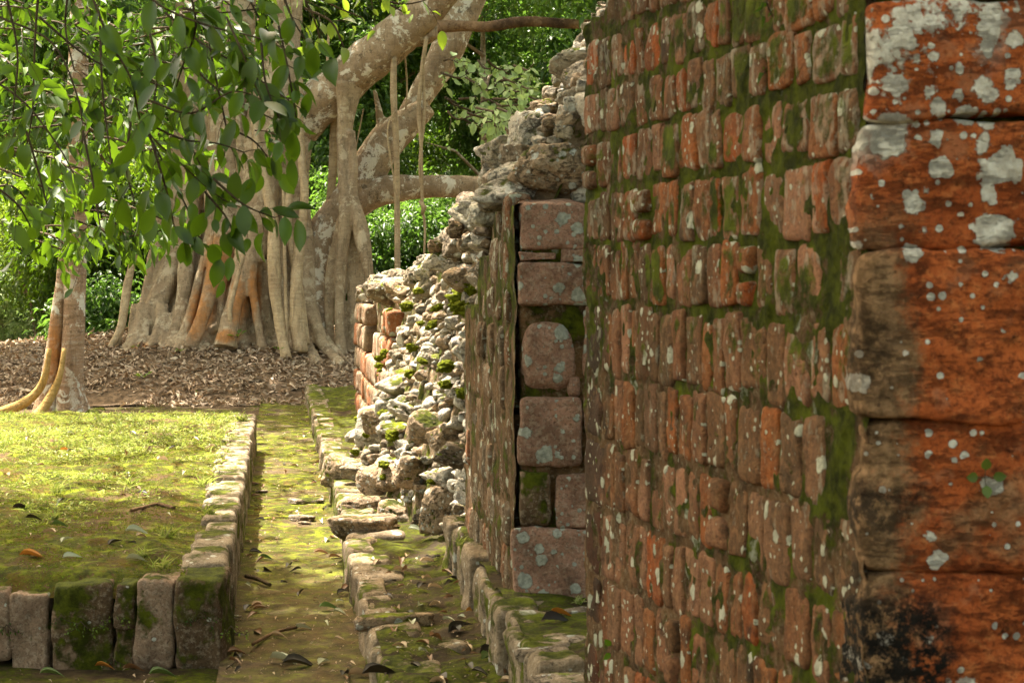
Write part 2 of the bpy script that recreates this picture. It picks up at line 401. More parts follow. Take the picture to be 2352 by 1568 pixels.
def m_red():
    s = NT('red_algae_stone')
    x, y, z = s.sep(s.pos)
    n1 = s.noise(5, 8, .68); n2 = s.noise(38, 7, .72); n0 = s.noise(3.2, 4, .55)
    red = s.mix(s.ss(n1, .35, .65), (.49, .125, .034), (.35, .080, .022))
    red = s.mix(s.math('MULTIPLY', s.ss(n2, .5, .66), .6), red, (.62, .22, .075))
    tan = s.mix(s.ss(n2, .35, .65), (.13, .075, .035), (.36, .21, .11))
    red = s.mix(s.math('MULTIPLY', s.ss(s.noise(90, 5, .8), .5, .42), .6), red, (.12, .03, .012))
    red = s.mix(s.math('MULTIPLY', s.ss(s.noise(9, 5, .6), .56, .64), .55), red, (.40, .17, .09))
    crk = s.ss(s.noise(16, 8, .8, vec=s.vscale(s.pos, (.6, 1, 2))), .36, .5); red = s.mix(s.math('SUBTRACT', .42, s.math('MULTIPLY', crk, .42)), red, (.13, .035, .015))
    # stone shows through towards the worn left edge of the lower stones and in blotches
    edge = s.math('SUBTRACT', 1, s.ss(s.math('ADD', x, s.math('MULTIPLY', s.math('SUBTRACT', s.noise(7, 8, .7), .5), .30)), .645, .70))
    low = s.math('SUBTRACT', 1, s.ss(z, 1.62, 1.78))
    ef = s.math('MAXIMUM', s.math('MULTIPLY', edge, low), s.math('MULTIPLY', s.ss(n0, .60, .68), .75))
    c = s.mix(ef, red, tan)
    # black soot-like crust at the foot and in bands on the left edge
    bx = s.math('ADD', s.math('MULTIPLY', s.math('SUBTRACT', s.noise(6, 7, .7), .5), .42), x)
    b1 = s.math('MULTIPLY', s.math('SUBTRACT', 1, s.ss(bx, .70, .76)), s.math('SUBTRACT', 1, s.ss(z, 1.03, 1.13)))
    n00 = 0; zb = s.math('ABSOLUTE', s.math('SUBTRACT', z, s.math('ADD', 1.20, s.math('MULTIPLY', s.math('SUBTRACT', n0, .5), .3))))
    b2 = s.math('MULTIPLY', s.math('SUBTRACT', 1, s.ss(zb, .02, .10)), s.math('MULTIPLY', .8, s.math('SUBTRACT', 1, s.ss(bx, .63, .71))))
    b3 = s.math('MULTIPLY', s.math('SUBTRACT', 1, s.ss(s.math('ABSOLUTE', s.math('SUBTRACT', z, 1.47)), .03, .12)), s.math('MULTIPLY', s.math('SUBTRACT', 1, s.ss(bx, .62, .70)), .5))
    bk = s.math('MAXIMUM', b1, s.math('MAXIMUM', b2, b3)); bk = s.math('MULTIPLY', bk, s.ss(s.noise(34, 8, .8), .40, .52))
    c = s.mix(bk, c, (.012, .010, .008))
    sp = s.ss(s.noise(24, 6, .75), .60, .68); c = s.mix(s.math('MULTIPLY', sp, .75), c, (.035, .015, .008))
    # white crustose lichen, thick towards the top
    hi = s.ss(z, 1.50, 1.98); fv = s.flat(0)
    la = s.lichen(13, s.math('MULTIPLY', hi, .98), .60, .34, .62, vec=fv)
    lb = s.lichen(23, s.math('ADD', s.math('MULTIPLY', hi, .75), .16), .58, .34, .36, vec=fv)
    ld = s.lichen(7, s.math('MULTIPLY', hi, .5), .5, .4, .6, vec=fv); la = s.math('MAXIMUM', la, ld)
    lc = s.lichen(52, s.math('ADD', s.math('MULTIPLY', hi, .35), .16), .46, .2, .15, vec=fv)
    top = s.math('MULTIPLY', s.ss(s.noise(7, 6, .65), .53, .57), s.ss(s.math('SUBTRACT', z, s.math('MULTIPLY', x, .9)), 1.20, 1.36))
    lf = s.math('MAXIMUM', s.math('MAXIMUM', la, lb), s.math('MAXIMUM', lc, top))
    lf = s.math('MULTIPLY', lf, s.math('SUBTRACT', 1, bk))
    c = s.mix(lf, c, s.mix(s.ss(s.noise(40, 5, .7), .35, .65), (.78, .74, .66), (.50, .46, .40)))
    mf = s.ss(s.math('ADD', s.noise(9, 6, .7), s.math('MULTIPLY', s.math('SUBTRACT', .5, s.pt), 3.)), .70, .78)
    c = s.mix(mf, c, moss_col(s, .6))
    h = s.math('ADD', s.math('ADD', s.math('ADD', n1, s.math('MULTIPLY', crk, .35)), s.math('MULTIPLY', n2, .55)), s.math('MULTIPLY', lf, .35))
    return s.done(c, s.bump(h, 1, .03), .85)
M_RED = m_red()

GREY = [(.50, .44, .35), (.36, .30, .22), (.62, .57, .48), (.38, .27, .17), (.27, .21, .15), (.54, .49, .41)]
M_RUB = m_stone('rubble_limestone', GREY, moss=.54, lich=.4, lich_sc=20, dark=.75, up=.26, cracks=.6, moss_sc=3.2, lcol=(.55, .54, .48), mbright=.95)
M_KERB = m_stone('kerb_limestone', [(.25, .19, .125), (.20, .155, .10), (.27, .215, .15), (.18, .125, .08)], moss=.80, lich=.2, lich_sc=16, dark=.6, up=.12, moss_sc=3.5, mbright=.5)
M_BLOCKP = m_stone('pinkish_block', [(.36, .235, .16), (.30, .20, .135)], moss=.60, lich=.05, dark=.75, up=.35, moss_sc=4)
M_BLOCKD = m_stone('dark_mossy_block', [(.105, .070, .035), (.12, .075, .04)], moss=.86, lich=.03, dark=.95, up=.25, moss_sc=3, hue=(.32, .21, .14), mbright=.15)
M_RSTONE = m_stone('dull_red_block', [(.34, .17, .115), (.29, .125, .08), (.36, .20, .14)], moss=.14, lich=.6, lich_sc=15, dark=.5, up=.15, moss_sc=6, lcol=(.40, .41, .35))

def m_ground(name, soil, moss=.5, sc=1.4, bright=.4, grain=1., near=0, patch=None):
    s = NT(name)
    n1 = s.noise(sc, 8, .68); n2 = s.noise(70 * grain, 6, .8); n3 = s.noise(8, 5, .7)
    c = s.mix(s.ss(n3, .35, .65), tuple(x * .4 for x in soil), soil)
    c = s.mix(s.math('MULTIPLY', s.ss(n2, .55, .68), .55), c, tuple(min(1, x * 2.4) for x in soil))
    th = .78 - .5 * moss; k = s.ss(s.math('ADD', n1, s.math('MULTIPLY', s.math('SUBTRACT', n3, .5), .35)), th, th + .13)
    k = s.math('MULTIPLY', k, s.ss(s.noise(34, 5, .75), .36, .48))
    if near: k = s.math('MULTIPLY', k, s.math('ADD', 1 - near, s.math('MULTIPLY', near, s.ss(s.sep(s.pos)[1], 7.5, 11.5))))
    mc = moss_col(s, bright, 22)
    if patch: mc = s.mix(s.math('MULTIPLY', s.ss(s.noise(6, 7, .75), .50, .60), .75), mc, patch)
    c = s.mix(k, c, mc)
    h = s.math('ADD', s.math('MULTIPLY', n3, .6), s.math('ADD', s.math('MULTIPLY', n2, .4), s.math('MULTIPLY', k, s.noise(140, 4, .8))))
    return s.done(c, s.bump(h, .8, .02), .95)
M_GROUND = m_ground('mossy_soil', (.095, .062, .034), .62)
M_PATH = m_ground('path_soil', (.125, .088, .052), .82, 1.3, .9, near=.6, patch=(.12, .070, .02))
M_TURF = m_ground('turf_moss', (.12, .075, .035), .84, 1.8, .8, patch=(.11, .062, .010))
M_LEDGE = m_ground('ledge_moss', (.075, .052, .028), .78, 2.0, .3)
M_MOUND = m_ground('mound_soil', (.17, .115, .07), .05)
M_MOSS = NT('bright_moss'); _s = M_MOSS
M_MOSS = _s.done(_s.mix(_s.ss(_s.noise(50, 5, .7), .3, .7), (.07, .085, .004), (.24, .27, .012)), _s.bump(_s.noise(150, 5, .8), 1, .02), 1)

def m_bark(name, base, dark, light, ring=1., patch=.5, orange=None, white=0., stretch=(1, 1, 5)):
    s = NT(name)
    v = s.vscale(s.pos, (1, 1, 1))
    n1 = s.noise(2.2, 7, .65); n2 = s.noise(12, 7, .7); 
    rings = s.noise(5.5, 5, .6, vec=s.vscale(s.vadd(s.pos, s.noise(1.2, 2, out=1), .12), (.8, .8, 5)))
    verts = s.noise(9, 6, .65, vec=s.vscale(s.pos, (2.2, 2.2, .28)))
    c = s.mix(s.ss(n1, .3, .7), base, dark)
    c = s.mix(s.math('MULTIPLY', s.ss(rings, .5, .62), .45 * ring), c, light)
    c = s.mix(s.math('MULTIPLY', s.ss(rings, .46, .36), .5 * ring), c, tuple(x * .35 for x in base))
    c = s.mix(s.math('MULTIPLY', s.ss(verts, .52, .62), .5), c, tuple(x * .4 for x in base))
    c = s.mix(s.math('MULTIPLY', s.ss(s.noise(40, 6, .8), .50, .60), .4), c, tuple(x * .4 for x in base))
    pf = s.math('MULTIPLY', s.ss(s.noise(3.8, 8, .75, dist=.4), .53, .57), patch); c = s.mix(pf, c, light)
    pg = s.math('MULTIPLY', s.ss(s.noise(7, 8, .8), .55, .60), s.math('MULTIPLY', patch, .8)); c = s.mix(pg, c, tuple(x * .25 for x in base))
    if white: c = s.mix(s.math('MULTIPLY', s.ss(s.noise(2.8, 5, .65, dist=.8), .56, .575), white), c, (.62, .58, .50))
    if orange:
        x, y, z = s.sep(s.pos)
        tot = None
        for (cx, cz, rx, rz) in orange:
            d = s.math('ADD', s.math('POWER', s.math('DIVIDE', s.math('SUBTRACT', x, cx), rx), 2), s.math('POWER', s.math('DIVIDE', s.math('SUBTRACT', z, cz), rz), 2))
            d = s.math('SUBTRACT', 1, s.ss(s.math('ADD', d, s.math('MULTIPLY', n2, 1.0)), .6, 1.7)); tot = d if tot is None else s.math('MAXIMUM', tot, d)
        c = s.mix(s.math('MULTIPLY', tot, .8), c, s.mix(s.ss(n2, .4, .6), (.46, .19, .05), (.32, .14, .045)))
    h = s.math('ADD', s.math('MULTIPLY', rings, .7 * ring), s.math('ADD', s.math('MULTIPLY', n2, .6), s.math('MULTIPLY', verts, .8)))
    return s.done(c, s.bump(h, 1, .045), .85)
_o = [(*W(500, 610, 25.6)[[0, 2]], .30, .55), (*W(455, 720, 25.3)[[0, 2]], .22, .45), (*W(550, 690, 25.4)[[0, 2]], .14, .40), (*W(582, 680, 25.3)[[0, 2]], .10, .5), (*W(525, 770, 25.2)[[0, 2]], .2, .12), (*W(340, 805, 25.6)[[0, 2]], .2, .15)]
M_FIG = m_bark('fig_bark', (.46, .345, .215), (.28, .20, .125), (.60, .50, .35), .35, .6, _o)
M_FIGL = m_bark('fig_limb_bark', (.46, .34, .22), (.25, .17, .10), (.66, .60, .48), .2, 1.)
M_ROOT = m_bark('aerial_root_bark', (.52, .39, .23), (.38, .27, .16), (.60, .48, .32), .7, .2)
_bx = [(*W(150, 700, 20)[[0, 2]], .22, 1.1)]
M_SLIM = m_bark('banded_bark', (.42, .28, .18), (.30, .19, .12), (.60, .53, .43), .7, .8, [(*W(128, 800, 20)[[0, 2]], .09, .45)], white=1.)
M_YROOT = m_bark('yellow_root_bark', (.50, .32, .10), (.38, .25, .10), (.58, .42, .20), .5, .15)
M_LOG = m_bark('bare_log_wood', (.27, .16, .085), (.05, .03, .02), (.40, .27, .16), 0, .3)
M_TRUNK = m_bark('forest_bark', (.24, .18, .12), (.15, .11, .07), (.40, .36, .29), .4, .6)
M_TWIG = m_bark('twig_bark', (.10, .07, .04), (.06, .045, .03), (.2, .16, .1), 0, .2)

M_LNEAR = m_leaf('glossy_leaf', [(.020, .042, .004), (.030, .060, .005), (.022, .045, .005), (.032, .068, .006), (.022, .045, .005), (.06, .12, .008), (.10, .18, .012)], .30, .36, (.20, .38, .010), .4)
M_LSHADE = m_leaf('painted_shade_leaf', [(.010, .025, .003), (.018, .042, .004), (.025, .055, .005), (.05, .10, .008)], .25, .6, (.12, .25, .01), .25)  # darker leaf greens: the upper-left shade is painted into the colour
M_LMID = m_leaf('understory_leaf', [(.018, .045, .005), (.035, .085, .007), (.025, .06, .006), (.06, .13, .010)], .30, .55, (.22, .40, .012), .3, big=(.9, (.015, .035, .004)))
M_LGREY = m_leaf('soft_green_leaf', [(.24, .34, .12), (.30, .40, .16), (.20, .28, .10), (.37, .46, .19)], .35, .6, (.3, .46, .10))  # greens lightened: front light on the shrubs is put into the colour
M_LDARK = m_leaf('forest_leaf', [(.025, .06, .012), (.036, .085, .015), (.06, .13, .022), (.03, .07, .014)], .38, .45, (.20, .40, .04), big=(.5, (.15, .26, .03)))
M_LBRIGHT = m_leaf('yellow_green_leaf', [(.09, .17, .015), (.14, .23, .02), (.07, .14, .012), (.19, .28, .03)], .4, .5, (.34, .5, .03), big=(.6, (.03, .07, .01)))  # bright yellow-green leaf tones
M_GRASS = m_leaf('grass_blade', [(.12, .20, .02), (.20, .28, .04), (.28, .33, .08), (.38, .40, .15), (.46, .40, .22)], .35, .6, (.42, .50, .09))
M_MOSSF = m_leaf('moss_shoot', [(.06, .07, .006), (.12, .16, .010), (.12, .075, .012), (.17, .27, .014), (.10, .19, .01), (.09, .055, .01)], .25, .8, (.2, .24, .01), .1)
M_DRY = m_leaf('dry_leaf', [(.42, .31, .21), (.30, .21, .14), (.52, .41, .29), (.18, .12, .08), (.44, .32, .22), (.64, .52, .38)], .12, .7, (.3, .16, .06), .25)
def flat_leaf(name, c): return m_leaf(name, [c, tuple(x * .8 for x in c)], .12, .5, c, .3)
LEAFM = {'dark': flat_leaf('dead_leaf_dark', (.022, .015, .011)), 'brown': flat_leaf('dead_leaf_brown', (.20, .10, .045)), 'tan': flat_leaf('dead_leaf_tan', (.42, .30, .18)),
         'orange': flat_leaf('dead_leaf_orange', (.50, .20, .03)), 'green': flat_leaf('shed_leaf_green', (.09, .15, .04)), 'pale': flat_leaf('shed_leaf_pale', (.40, .43, .30))}

# ------------------------------------------------------------------ SETTING: ground, path, mound, hill
SL = .137                                              # the ruin's long axis leans left by this much per metre of depth
def X_of(o, Y): return o - SL * Y                      # offset from the axis -> x
def spaced(a, b, fine_a, fine_b, f, c):
    out = list(np.arange(a, fine_a, c)) + list(np.arange(fine_a, fine_b, f)) + list(np.arange(fine_b, b + c, c)); return np.array(sorted(set(np.round(out, 4))))
def fz_ground(P):
    d = (P[:, 1] < 30) & (abs(P[:, 0]) < 6)
    P[:, 2] = np.where(d, .03 * fbm(P * 1.3, 4, 5), -.02) - .03
    far = np.clip((P[:, 1] - 70) / 60, 0, 1); P[:, 2] += 0
    return P
v, q = grid(spaced(-150, 150, -5.5, 2.5, .06, 4), spaced(-20, 260, 3.5, 26, .06, 4), fz_ground)
g = mk('ground', v, q, np.zeros((0, 3), int), M_GROUND); tag(g, kind='structure')
def fz_path(P):
    o = P[:, 0].copy(); P[:, 0] = o - SL * P[:, 1]
    P[:, 2] = .018 * fbm(P * 2.2, 5, 9) + .008 * vn(P * 14, 4) + .012 + .02 * np.clip(np.abs(o - .07) - .22, 0, 1) * 2
    return P
v, q = grid(np.arange(-.25, .42, .022), np.arange(4.5, 25, .03), fz_path)
g = mk('path', v, q, np.zeros((0, 3), int), M_PATH); tag(g, kind='structure')

MC = W(520, 800, 26.5)                                 # mound centre
def mound_h(x, y):
    dx = (x - MC[0]) / 5.6; dx = np.where(x < MC[0], dx * .82, dx); dy = (y - 27.5) / 4.6
    d = np.sqrt(dx ** 2 + dy ** 2)
    return 1.12 * np.clip(1 - d, 0, 1) ** .72 + .0
def fz_mound(P):
    P[:, 2] = mound_h(P[:, 0], P[:, 1]) + .05 * fbm(P * 1.2, 4, 21) - .03; return P
v, q = grid(np.arange(-13, 4, .09), np.arange(22.4, 34, .09), fz_mound)
g = mk('mound', v, q, np.zeros((0, 3), int), M_MOUND); tag(g, kind='structure')
def fz_hill(P):
    P[:, 2] = np.clip((P[:, 1] - 72) * .55, -1, 26) + 1.5 * fbm(P * .05, 3, 2); return P
v, q = grid(np.arange(-120, 121, 4.), np.arange(70, 200, 4.), fz_hill)
M_HILL = m_ground('forest_floor', (.02, .035, .010), .1, .3, .1)
g = mk('hill', v, q, np.zeros((0, 3), int), M_HILL); tag(g, kind='structure')

# ------------------------------------------------------------------ stone platform on the left
YAWA = math.atan(SL)
RA = frame(YAWA)                                       # columns: across, along, up of the ruin's axis
PZ = .35; PO = -.225; PY0, PY1 = 7.17, 16.0
plat = thing('stone_platform', (X_of(PO, PY0) - 1.2, PY0, 0), 'low mossy stone platform with grassy top, left of the dirt path', 'platform')
def fz_turf(P):
    o = P[:, 0].copy(); P[:, 0] = o - SL * P[:, 1]
    e = np.clip((PO - .12 - o) / .25, 0, 1) * np.clip((P[:, 1] - PY0 - .05) / .3, 0, 1)
    P[:, 2] = PZ - .012 + e * (.035 + .05 * fbm(P * 2.6, 5, 31)) + .010 * vn(P * 17, 8) * e + .006 * vn(P * 40, 9) * e - .08 * np.clip(1 - (P[:, 1] - PY0 - .0) / .16, 0, 1)
    return P
v, q = grid(np.concatenate([np.arange(-4.4, -2.2, .06), np.arange(-2.2, PO - .05, .03)]), np.concatenate([np.arange(PY0 + .02, 10, .022), np.arange(10, PY1, .04)]), fz_turf)
tp = mk('turf_top', v, q, np.zeros((0, 3), int), M_TURF, plat)
# front face blocks: px left, px right, top, bottom rows of the photograph at PY0
fr = [(-60, 16, 1352, 1500, 'p'), (22, 108, 1360, 1528, 'p'), (116, 256, 1343, 1530, 'd'), (262, 305, 1338, 1420, 'd'), (262, 308, 1426, 1530, 'd'), (313, 396, 1332, 1516, 'p'), (402, 512, 1332, 1530, 'd'),
      (-160, -66, 1345, 1530, 'd'), (-290, -166, 1350, 1530, 'p'), (-420, -296, 1345, 1530, 'd')]
for a, b, t, bt, k in fr:
    Y = PY0 - .02; m = MB()
    p0, p1 = W(a, t, Y), W(b, bt + 22, Y)
    hh = p0[2] - p1[2]; wd = p1[0] - p0[0]
    block(m, ((p0[0] + p1[0]) / 2, Y + .14, (p0[2] + p1[2]) / 2), (wd + .004, .30, hh), frame(YAWA * .3 + rnd.uniform(-.03, .03), 0, rnd.uniform(-.02, .02)), 26, rough=.022, rnd_p=13, taper=.03, freq=7)
    o = m.build('facing_stone', M_BLOCKP if k == 'p' else M_BLOCKD, plat)
    if (a, b) == (313, 396): o['label'] = 'pale pinkish upright block'
    if (a, b) == (402, 512): o['label'] = 'dark mossy corner block'
m = MB(); block(m, (X_of(PO, PY0) - 1.8, PY0 + .32, PZ / 2 - .02), (3.4, .4, PZ - .03), frame(YAWA * .3), 10, rough=.006, rnd_p=20); m.build('earth_fill', M_CORE, plat)
# long edge along the path
y = PY0 + .28
while y < PY1:
    L = rnd.uniform(.16, .34); wd = rnd.uniform(.15, .26); hh = PZ + .02 + rnd.uniform(-.012, .012)
    m = MB(); block(m, (X_of(PO - wd / 2 + rnd.uniform(-.006, .012), y + L / 2), y + L / 2, hh / 2 - .02), (wd, L - .008, hh + .04), RA, 10, rough=.010, rnd_p=12, taper=.04)
    m.build('edge_stone', M_KERB, plat); y += L
m = MB(); rock(m, W(545, 990, 14.6) + [0, 0, .0], (.09, .16, .05), frame(.7), 4, 5); o = m.build('loose_rock', M_RUB)
tag(o, 'flat grey rock lying on the platform near its far path corner', 'rock')
m = MB(); rock(m, W(212, 962, 20.0) + [0.02, 0, .05], (.16, .2, .10), frame(.3), 4, 9); o = m.build('loose_rock', M_BLOCKD)
tag(o, 'dark rounded rock at the foot of the slim tree', 'rock')

# ------------------------------------------------------------------ right hand kerb and ledges
AZ = .19
led = thing('stone_kerb', (X_of(.6, 6), 6, 0), 'long low mossy kerb ledge between the dirt path and the ruined wall', 'kerb')
def fz_led(P):
    o = P[:, 0].copy(); P[:, 0] = o - SL * P[:, 1]
    P[:, 2] = AZ + .005 + .055 * fbm(P * 3.5, 5, 41) + .008 * vn(P * 18, 8) + .004 * vn(P * 45, 8) + .05 * np.clip((o - .72) / .3, 0, 1); return P
v, q = grid(np.arange(.385, 1.15, .022), np.concatenate([np.arange(4.5, 11, .022), np.arange(11, 23, .04)]), fz_led)
mk('moss_top', v, q, np.zeros((0, 3), int), M_LEDGE, led)
y = 4.6; i = 0
while y < 23:
    L = rnd.uniform(.22, .52) if y < 12 else rnd.uniform(.3, .6)
    wd = rnd.choice([rnd.uniform(.12, .24), rnd.uniform(.28, .46)]); hh = AZ + rnd.uniform(.005, .03)
    if y > 12: wd = .2
    m = MB(); block(m, (X_of(.365 + wd / 2 + rnd.uniform(-.02, .012), y + L / 2), y + L / 2, hh / 2 - .02), (wd, L - .015, hh + .04), RA @ frame(rnd.uniform(-.05, .05), rnd.uniform(-.03, .03), rnd.uniform(-.05, .03)), 14, rough=.020, rnd_p=9, taper=.08, freq=7)
    m.build('kerb_stone', M_KERB, led); y += L
for (px, py, Y, sx, sy, sz, sd) in [(840, 1225, 9.7, .24, .24, .09, 3), (900, 1385, 7.0, .20, .07, .05, 4), (860, 1150, 10.6, .26, .2, .09, 6)]:
    m = MB(); c = W(px, py, Y); rock(m, (c[0], Y, AZ + .01), (sx, sy, sz), frame(.3), 4, sd, rough=.12); m.build('slab', M_RUB, led)

LB = thing('upper_step', (.3, 5.5, .19), 'raised mossy step of upright stones at the foot of the piers', 'step')
def fz_lb(P):
    P[:, 2] = .425 + .045 * fbm(P * 3, 5, 51) + .006 * vn(P * 18, 8); P[:, 0] -= .125 * (P[:, 1] - 6.03); return P
v, q = grid(np.arange(0.0, 1.3, .022), np.arange(3.6, 8.2, .022), fz_lb)
mk('moss_top', v, q, np.zeros((0, 3), int), M_LEDGE, LB)
y = 3.6
while y < 8.3:
    L = rnd.uniform(.13, .24); hh = rnd.uniform(.25, .33); x = -.025 - .125 * (y - 6.03)
    m = MB(); block(m, (x + .06 + rnd.uniform(-.02, .02), y + L / 2, .14 + hh / 2), (.16, L - .004, hh), frame(.125 + rnd.uniform(-.08, .08), 0, rnd.uniform(-.05, .05)), 14, rough=.020, rnd_p=9, taper=.09)
    m.build('upright_stone', M_KERB, LB); y += L
for (px, py, Y, sx, sy, sz) in [(1245, 1475, 5.4, .10, .06, .03), (1330, 1452, 5.6, .12, .06, .02), (1310, 1520, 5.2, .10, .07, .03), (1225, 1388, 6.2, .06, .06, .02), (1330, 1395, 6.1, .08, .06, .015), (1290, 1560, 5.0, .12, .06, .035)]:
    m = MB(); c = W(px, py, Y); rock(m, (c[0], Y, .42), (sx, sy, sz), frame(.2), 3, rough=.12); m.build('paving_stone', M_RUB, LB)

# ------------------------------------------------------------------ near pier (brick-like side, red end face)
C0 = np.array([.605, 2.9]); C1 = np.array([.208, 4.8]); A = (C1 - C0); LEN = np.linalg.norm(A); A /= LEN
NRM = np.array([-A[1], A[0]])                          # outwards, to the left
yaw1 = math.atan2(-A[0], A[1]); R1 = frame(yaw1)       # columns: across(right), along(back), up
def on1(s, z, d=0): p = C0 + A * s + NRM * d; return np.array([p[0], p[1], z])
pier = thing('masonry_pier', (C0[0] + .3, C0[1] + .5, .4), 'nearest tall pier of mossy red stones, its end face orange with white lichen', 'pier', )
zf = [2.43, 2.28, 2.135, 2.006, 1.858, 1.714, 1.55, 1.346, 1.17, .985, .79, .6, .42]
zn = [2.45, 2.32, 2.20, 2.07, 1.953, 1.83, 1.676, 1.529, 1.37, 1.198, 1.027, .88, .7][:13]
zn = [2.30, 2.185, 2.07, 1.953, 1.83, 1.676, 1.529, 1.37, 1.198, 1.027, .88, .72, .56]
m = MB(); mo = MB()
for r in range(-2, len(zf) - 1):
    if r < 0: za = (zf[0] + .15 * -r, zn[0] + .12 * -r); zb = (za[0] - .15, za[1] - .12)
    else: za = (zf[r], zn[r]); zb = (zf[r + 1], zn[r + 1])
    s = .015 + rnd.uniform(0, .05)
    while s < LEN - .03:
        bl = rnd.choice([rnd.uniform(.07, .115), rnd.uniform(.10, .15)])
        if s + bl > LEN - .09: bl = LEN - s - .004
        t = (s + bl / 2) / LEN
        top = za[1] * (1 - t) + za[0] * t; bot = zb[1] * (1 - t) + zb[0] * t
        limit = 2.30 + .12 * (1 - t) * 2 + (.10 if t < .78 else 0) + (.3 if t < .6 else 0)
        if top < limit + .02 and rnd.random() > .03:
            gap = rnd.uniform(.012, .034); jz = rnd.uniform(-.01, .01)
            hh = (top - bot) - gap
            if rnd.random() < .04 and hh > .12:
                block(m, on1(s + bl / 2, (top + bot) / 2 + hh * .27 + jz, -.028), (.10, bl - gap * .8, hh * .46), R1, 8, rough=.008, rnd_p=5, freq=14)
                block(m, on1(s + bl / 2, (top + bot) / 2 - hh * .27 + jz, -.028), (.10, bl - gap * .8, hh * .42), R1, 8, rough=.008, rnd_p=5, freq=14)
            else:
                block(m, on1(s + bl / 2, (top + bot) / 2 + jz, -.0455 + rnd.uniform(-.004, .004)), (.10, bl - gap * .3 - .003, hh + .008), R1 @ frame(rnd.uniform(-.025, .025), rnd.uniform(-.03, .03), 0), 10, rough=.0065, rnd_p=rnd.choice([9, 12, 16]), taper=.05, freq=18)
        s += bl
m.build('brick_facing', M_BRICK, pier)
def fz_m1(P):
    s, z = P[:, 0].copy(), P[:, 1].copy()
    t = s / LEN; lim = 2.33 + .24 * (1 - t) + np.where(t < .78, .1, 0) + np.where(t < .6, .3, 0) + .03 * vn(np.stack([s * 9, z * 0, z * 0], 1), 3)
    z2 = np.minimum(z, lim); back = np.clip(z - lim, 0, 1)
    nz_ = np.stack([s * 11, z2 * 11, z2 * 0], 1); d = -.0005 + .011 * fbm(nz_ * 1.3, 5, 61) + .004 * vn(nz_ * 5, 62) - back * 3
    p = C0[None] + A[None] * s[:, None] + NRM[None] * d[:, None]
    return np.stack([p[:, 0], p[:, 1], z2], 1)
v, q = grid(np.arange(-.0, LEN + .01, .012), np.arange(.3, 3.0, .012), fz_m1)
mk('mortar', v, q[:, ::-1], np.zeros((0, 3), int), M_MORTAR, pier)
# inner mass and far jamb
m = MB(); cc = C0 + A * (LEN / 2 + .02) - NRM * .62
block(m, (cc[0], cc[1], 1.3), (1.1, LEN - .06, 2.0), R1, 14, rough=.01, rnd_p=30, taper=0)
m.build('core', M_CORE, pier)
m = MB()
z = .3
while z < 2.2:
    hh = rnd.uniform(.16, .28); cc = C0 + A * (LEN - .03) - NRM * .17
    block(m, (cc[0], cc[1] - .02, z + hh / 2), (.30, .10, hh - .015), R1, 9, rough=.010, rnd_p=6, taper=.06); z += hh
m.build('jamb_stones', M_RSTONE, pier)
# the end face: large weathered stones
rz = [(2.60, 2.10), (2.075, 1.885), (1.865, 1.668), (1.645, 1.385), (1.370, 1.120), (1.100, .86), (.84, .60)]
for k, (t, b) in enumerate(rz):
    x = C0[0] - .010
    for j, wd in enumerate([[.43, .5], [.52, .4], [.46, .5], [.50, .4], [.42, .5], [.55, .4], [.5, .5]][k]):
        m = MB(); block(m, (x + wd / 2, C0[1] + .15, (t + b) / 2), (wd - .002, .34 + rnd.uniform(-.02, .02), t - b + .020), frame(rnd.uniform(-.02, .02)), 60, seed=300 + k * 7 + j, rough=.020, rnd_p=18, taper=.03, freq=8)
        m.build('end_stone', M_RED, pier); x += wd
m = MB(); block(m, (C0[0] + .48, C0[1] + .20, 1.45), (.92, .36, 2.3), frame(0), 50, rough=.02, rnd_p=30, taper=0, freq=12); m.build('end_mortar', M_MORTAR, pier)

# ------------------------------------------------------------------ second pier
P2Y = 6.35
pier2 = thing('masonry_pier', (.3, P2Y + .5, .4), 'second pier with dull red blocks on its end face and streaky grey side', 'pier')
st = [(1208, 1352, 462, 576, 'wide lichen covered top block'), (1212, 1282, 579, 598, None), (1290, 1400, 575, 602, None), (1206, 1356, 604, 702, 'block with round grey lichen spot'), (1212, 1332, 730, 902, 'rounded pitted red block'), (1338, 1420, 712, 860, None),
      (1300, 1336, 862, 914, None), (1208, 1338, 915, 1076, None), (1345, 1430, 900, 1076, None), (1208, 1264, 1084, 1208, 'narrow blackened block'), (1274, 1352, 1090, 1210, None), (1194, 1360, 1216, 1376, 'large speckled base block'),
      (1362, 1460, 462, 600, None), (1366, 1460, 606, 704, None), (1366, 1460, 1084, 1376, None), (1342, 1352, 866, 906, None)]
for k, (a, b, t, bt, lb) in enumerate(st):
    if b - a < 20: continue
    if a < 1215: a -= 17
    p0, p1 = W(a, t, P2Y), W(b, bt, P2Y); m = MB()
    round_ = k in (4, 6)
    block(m, ((p0[0] + p1[0]) / 2, P2Y + .10, (p0[2] + p1[2]) / 2), (p1[0] - p0[0], .22, p0[2] - p1[2] + .004), frame(rnd.uniform(-.02, .02)), 24, seed=500 + k, rough=.013, rnd_p=12 if not round_ else 3.6, taper=.05 if not round_ else .12, freq=12)
    o = m.build('end_stone', M_RSTONE if k != 9 else M_BLOCKD, pier2)
    if lb: o['label'] = lb
m = MB(); block(m, (.53, P2Y + .55, 1.13), (1.03, 1.05, 1.5), frame(YAWA * .2), 44, rough=.014, rnd_p=30, taper=0, freq=10); m.build('end_mortar', M_MORTAR, pier2)
RB = frame(YAWA)
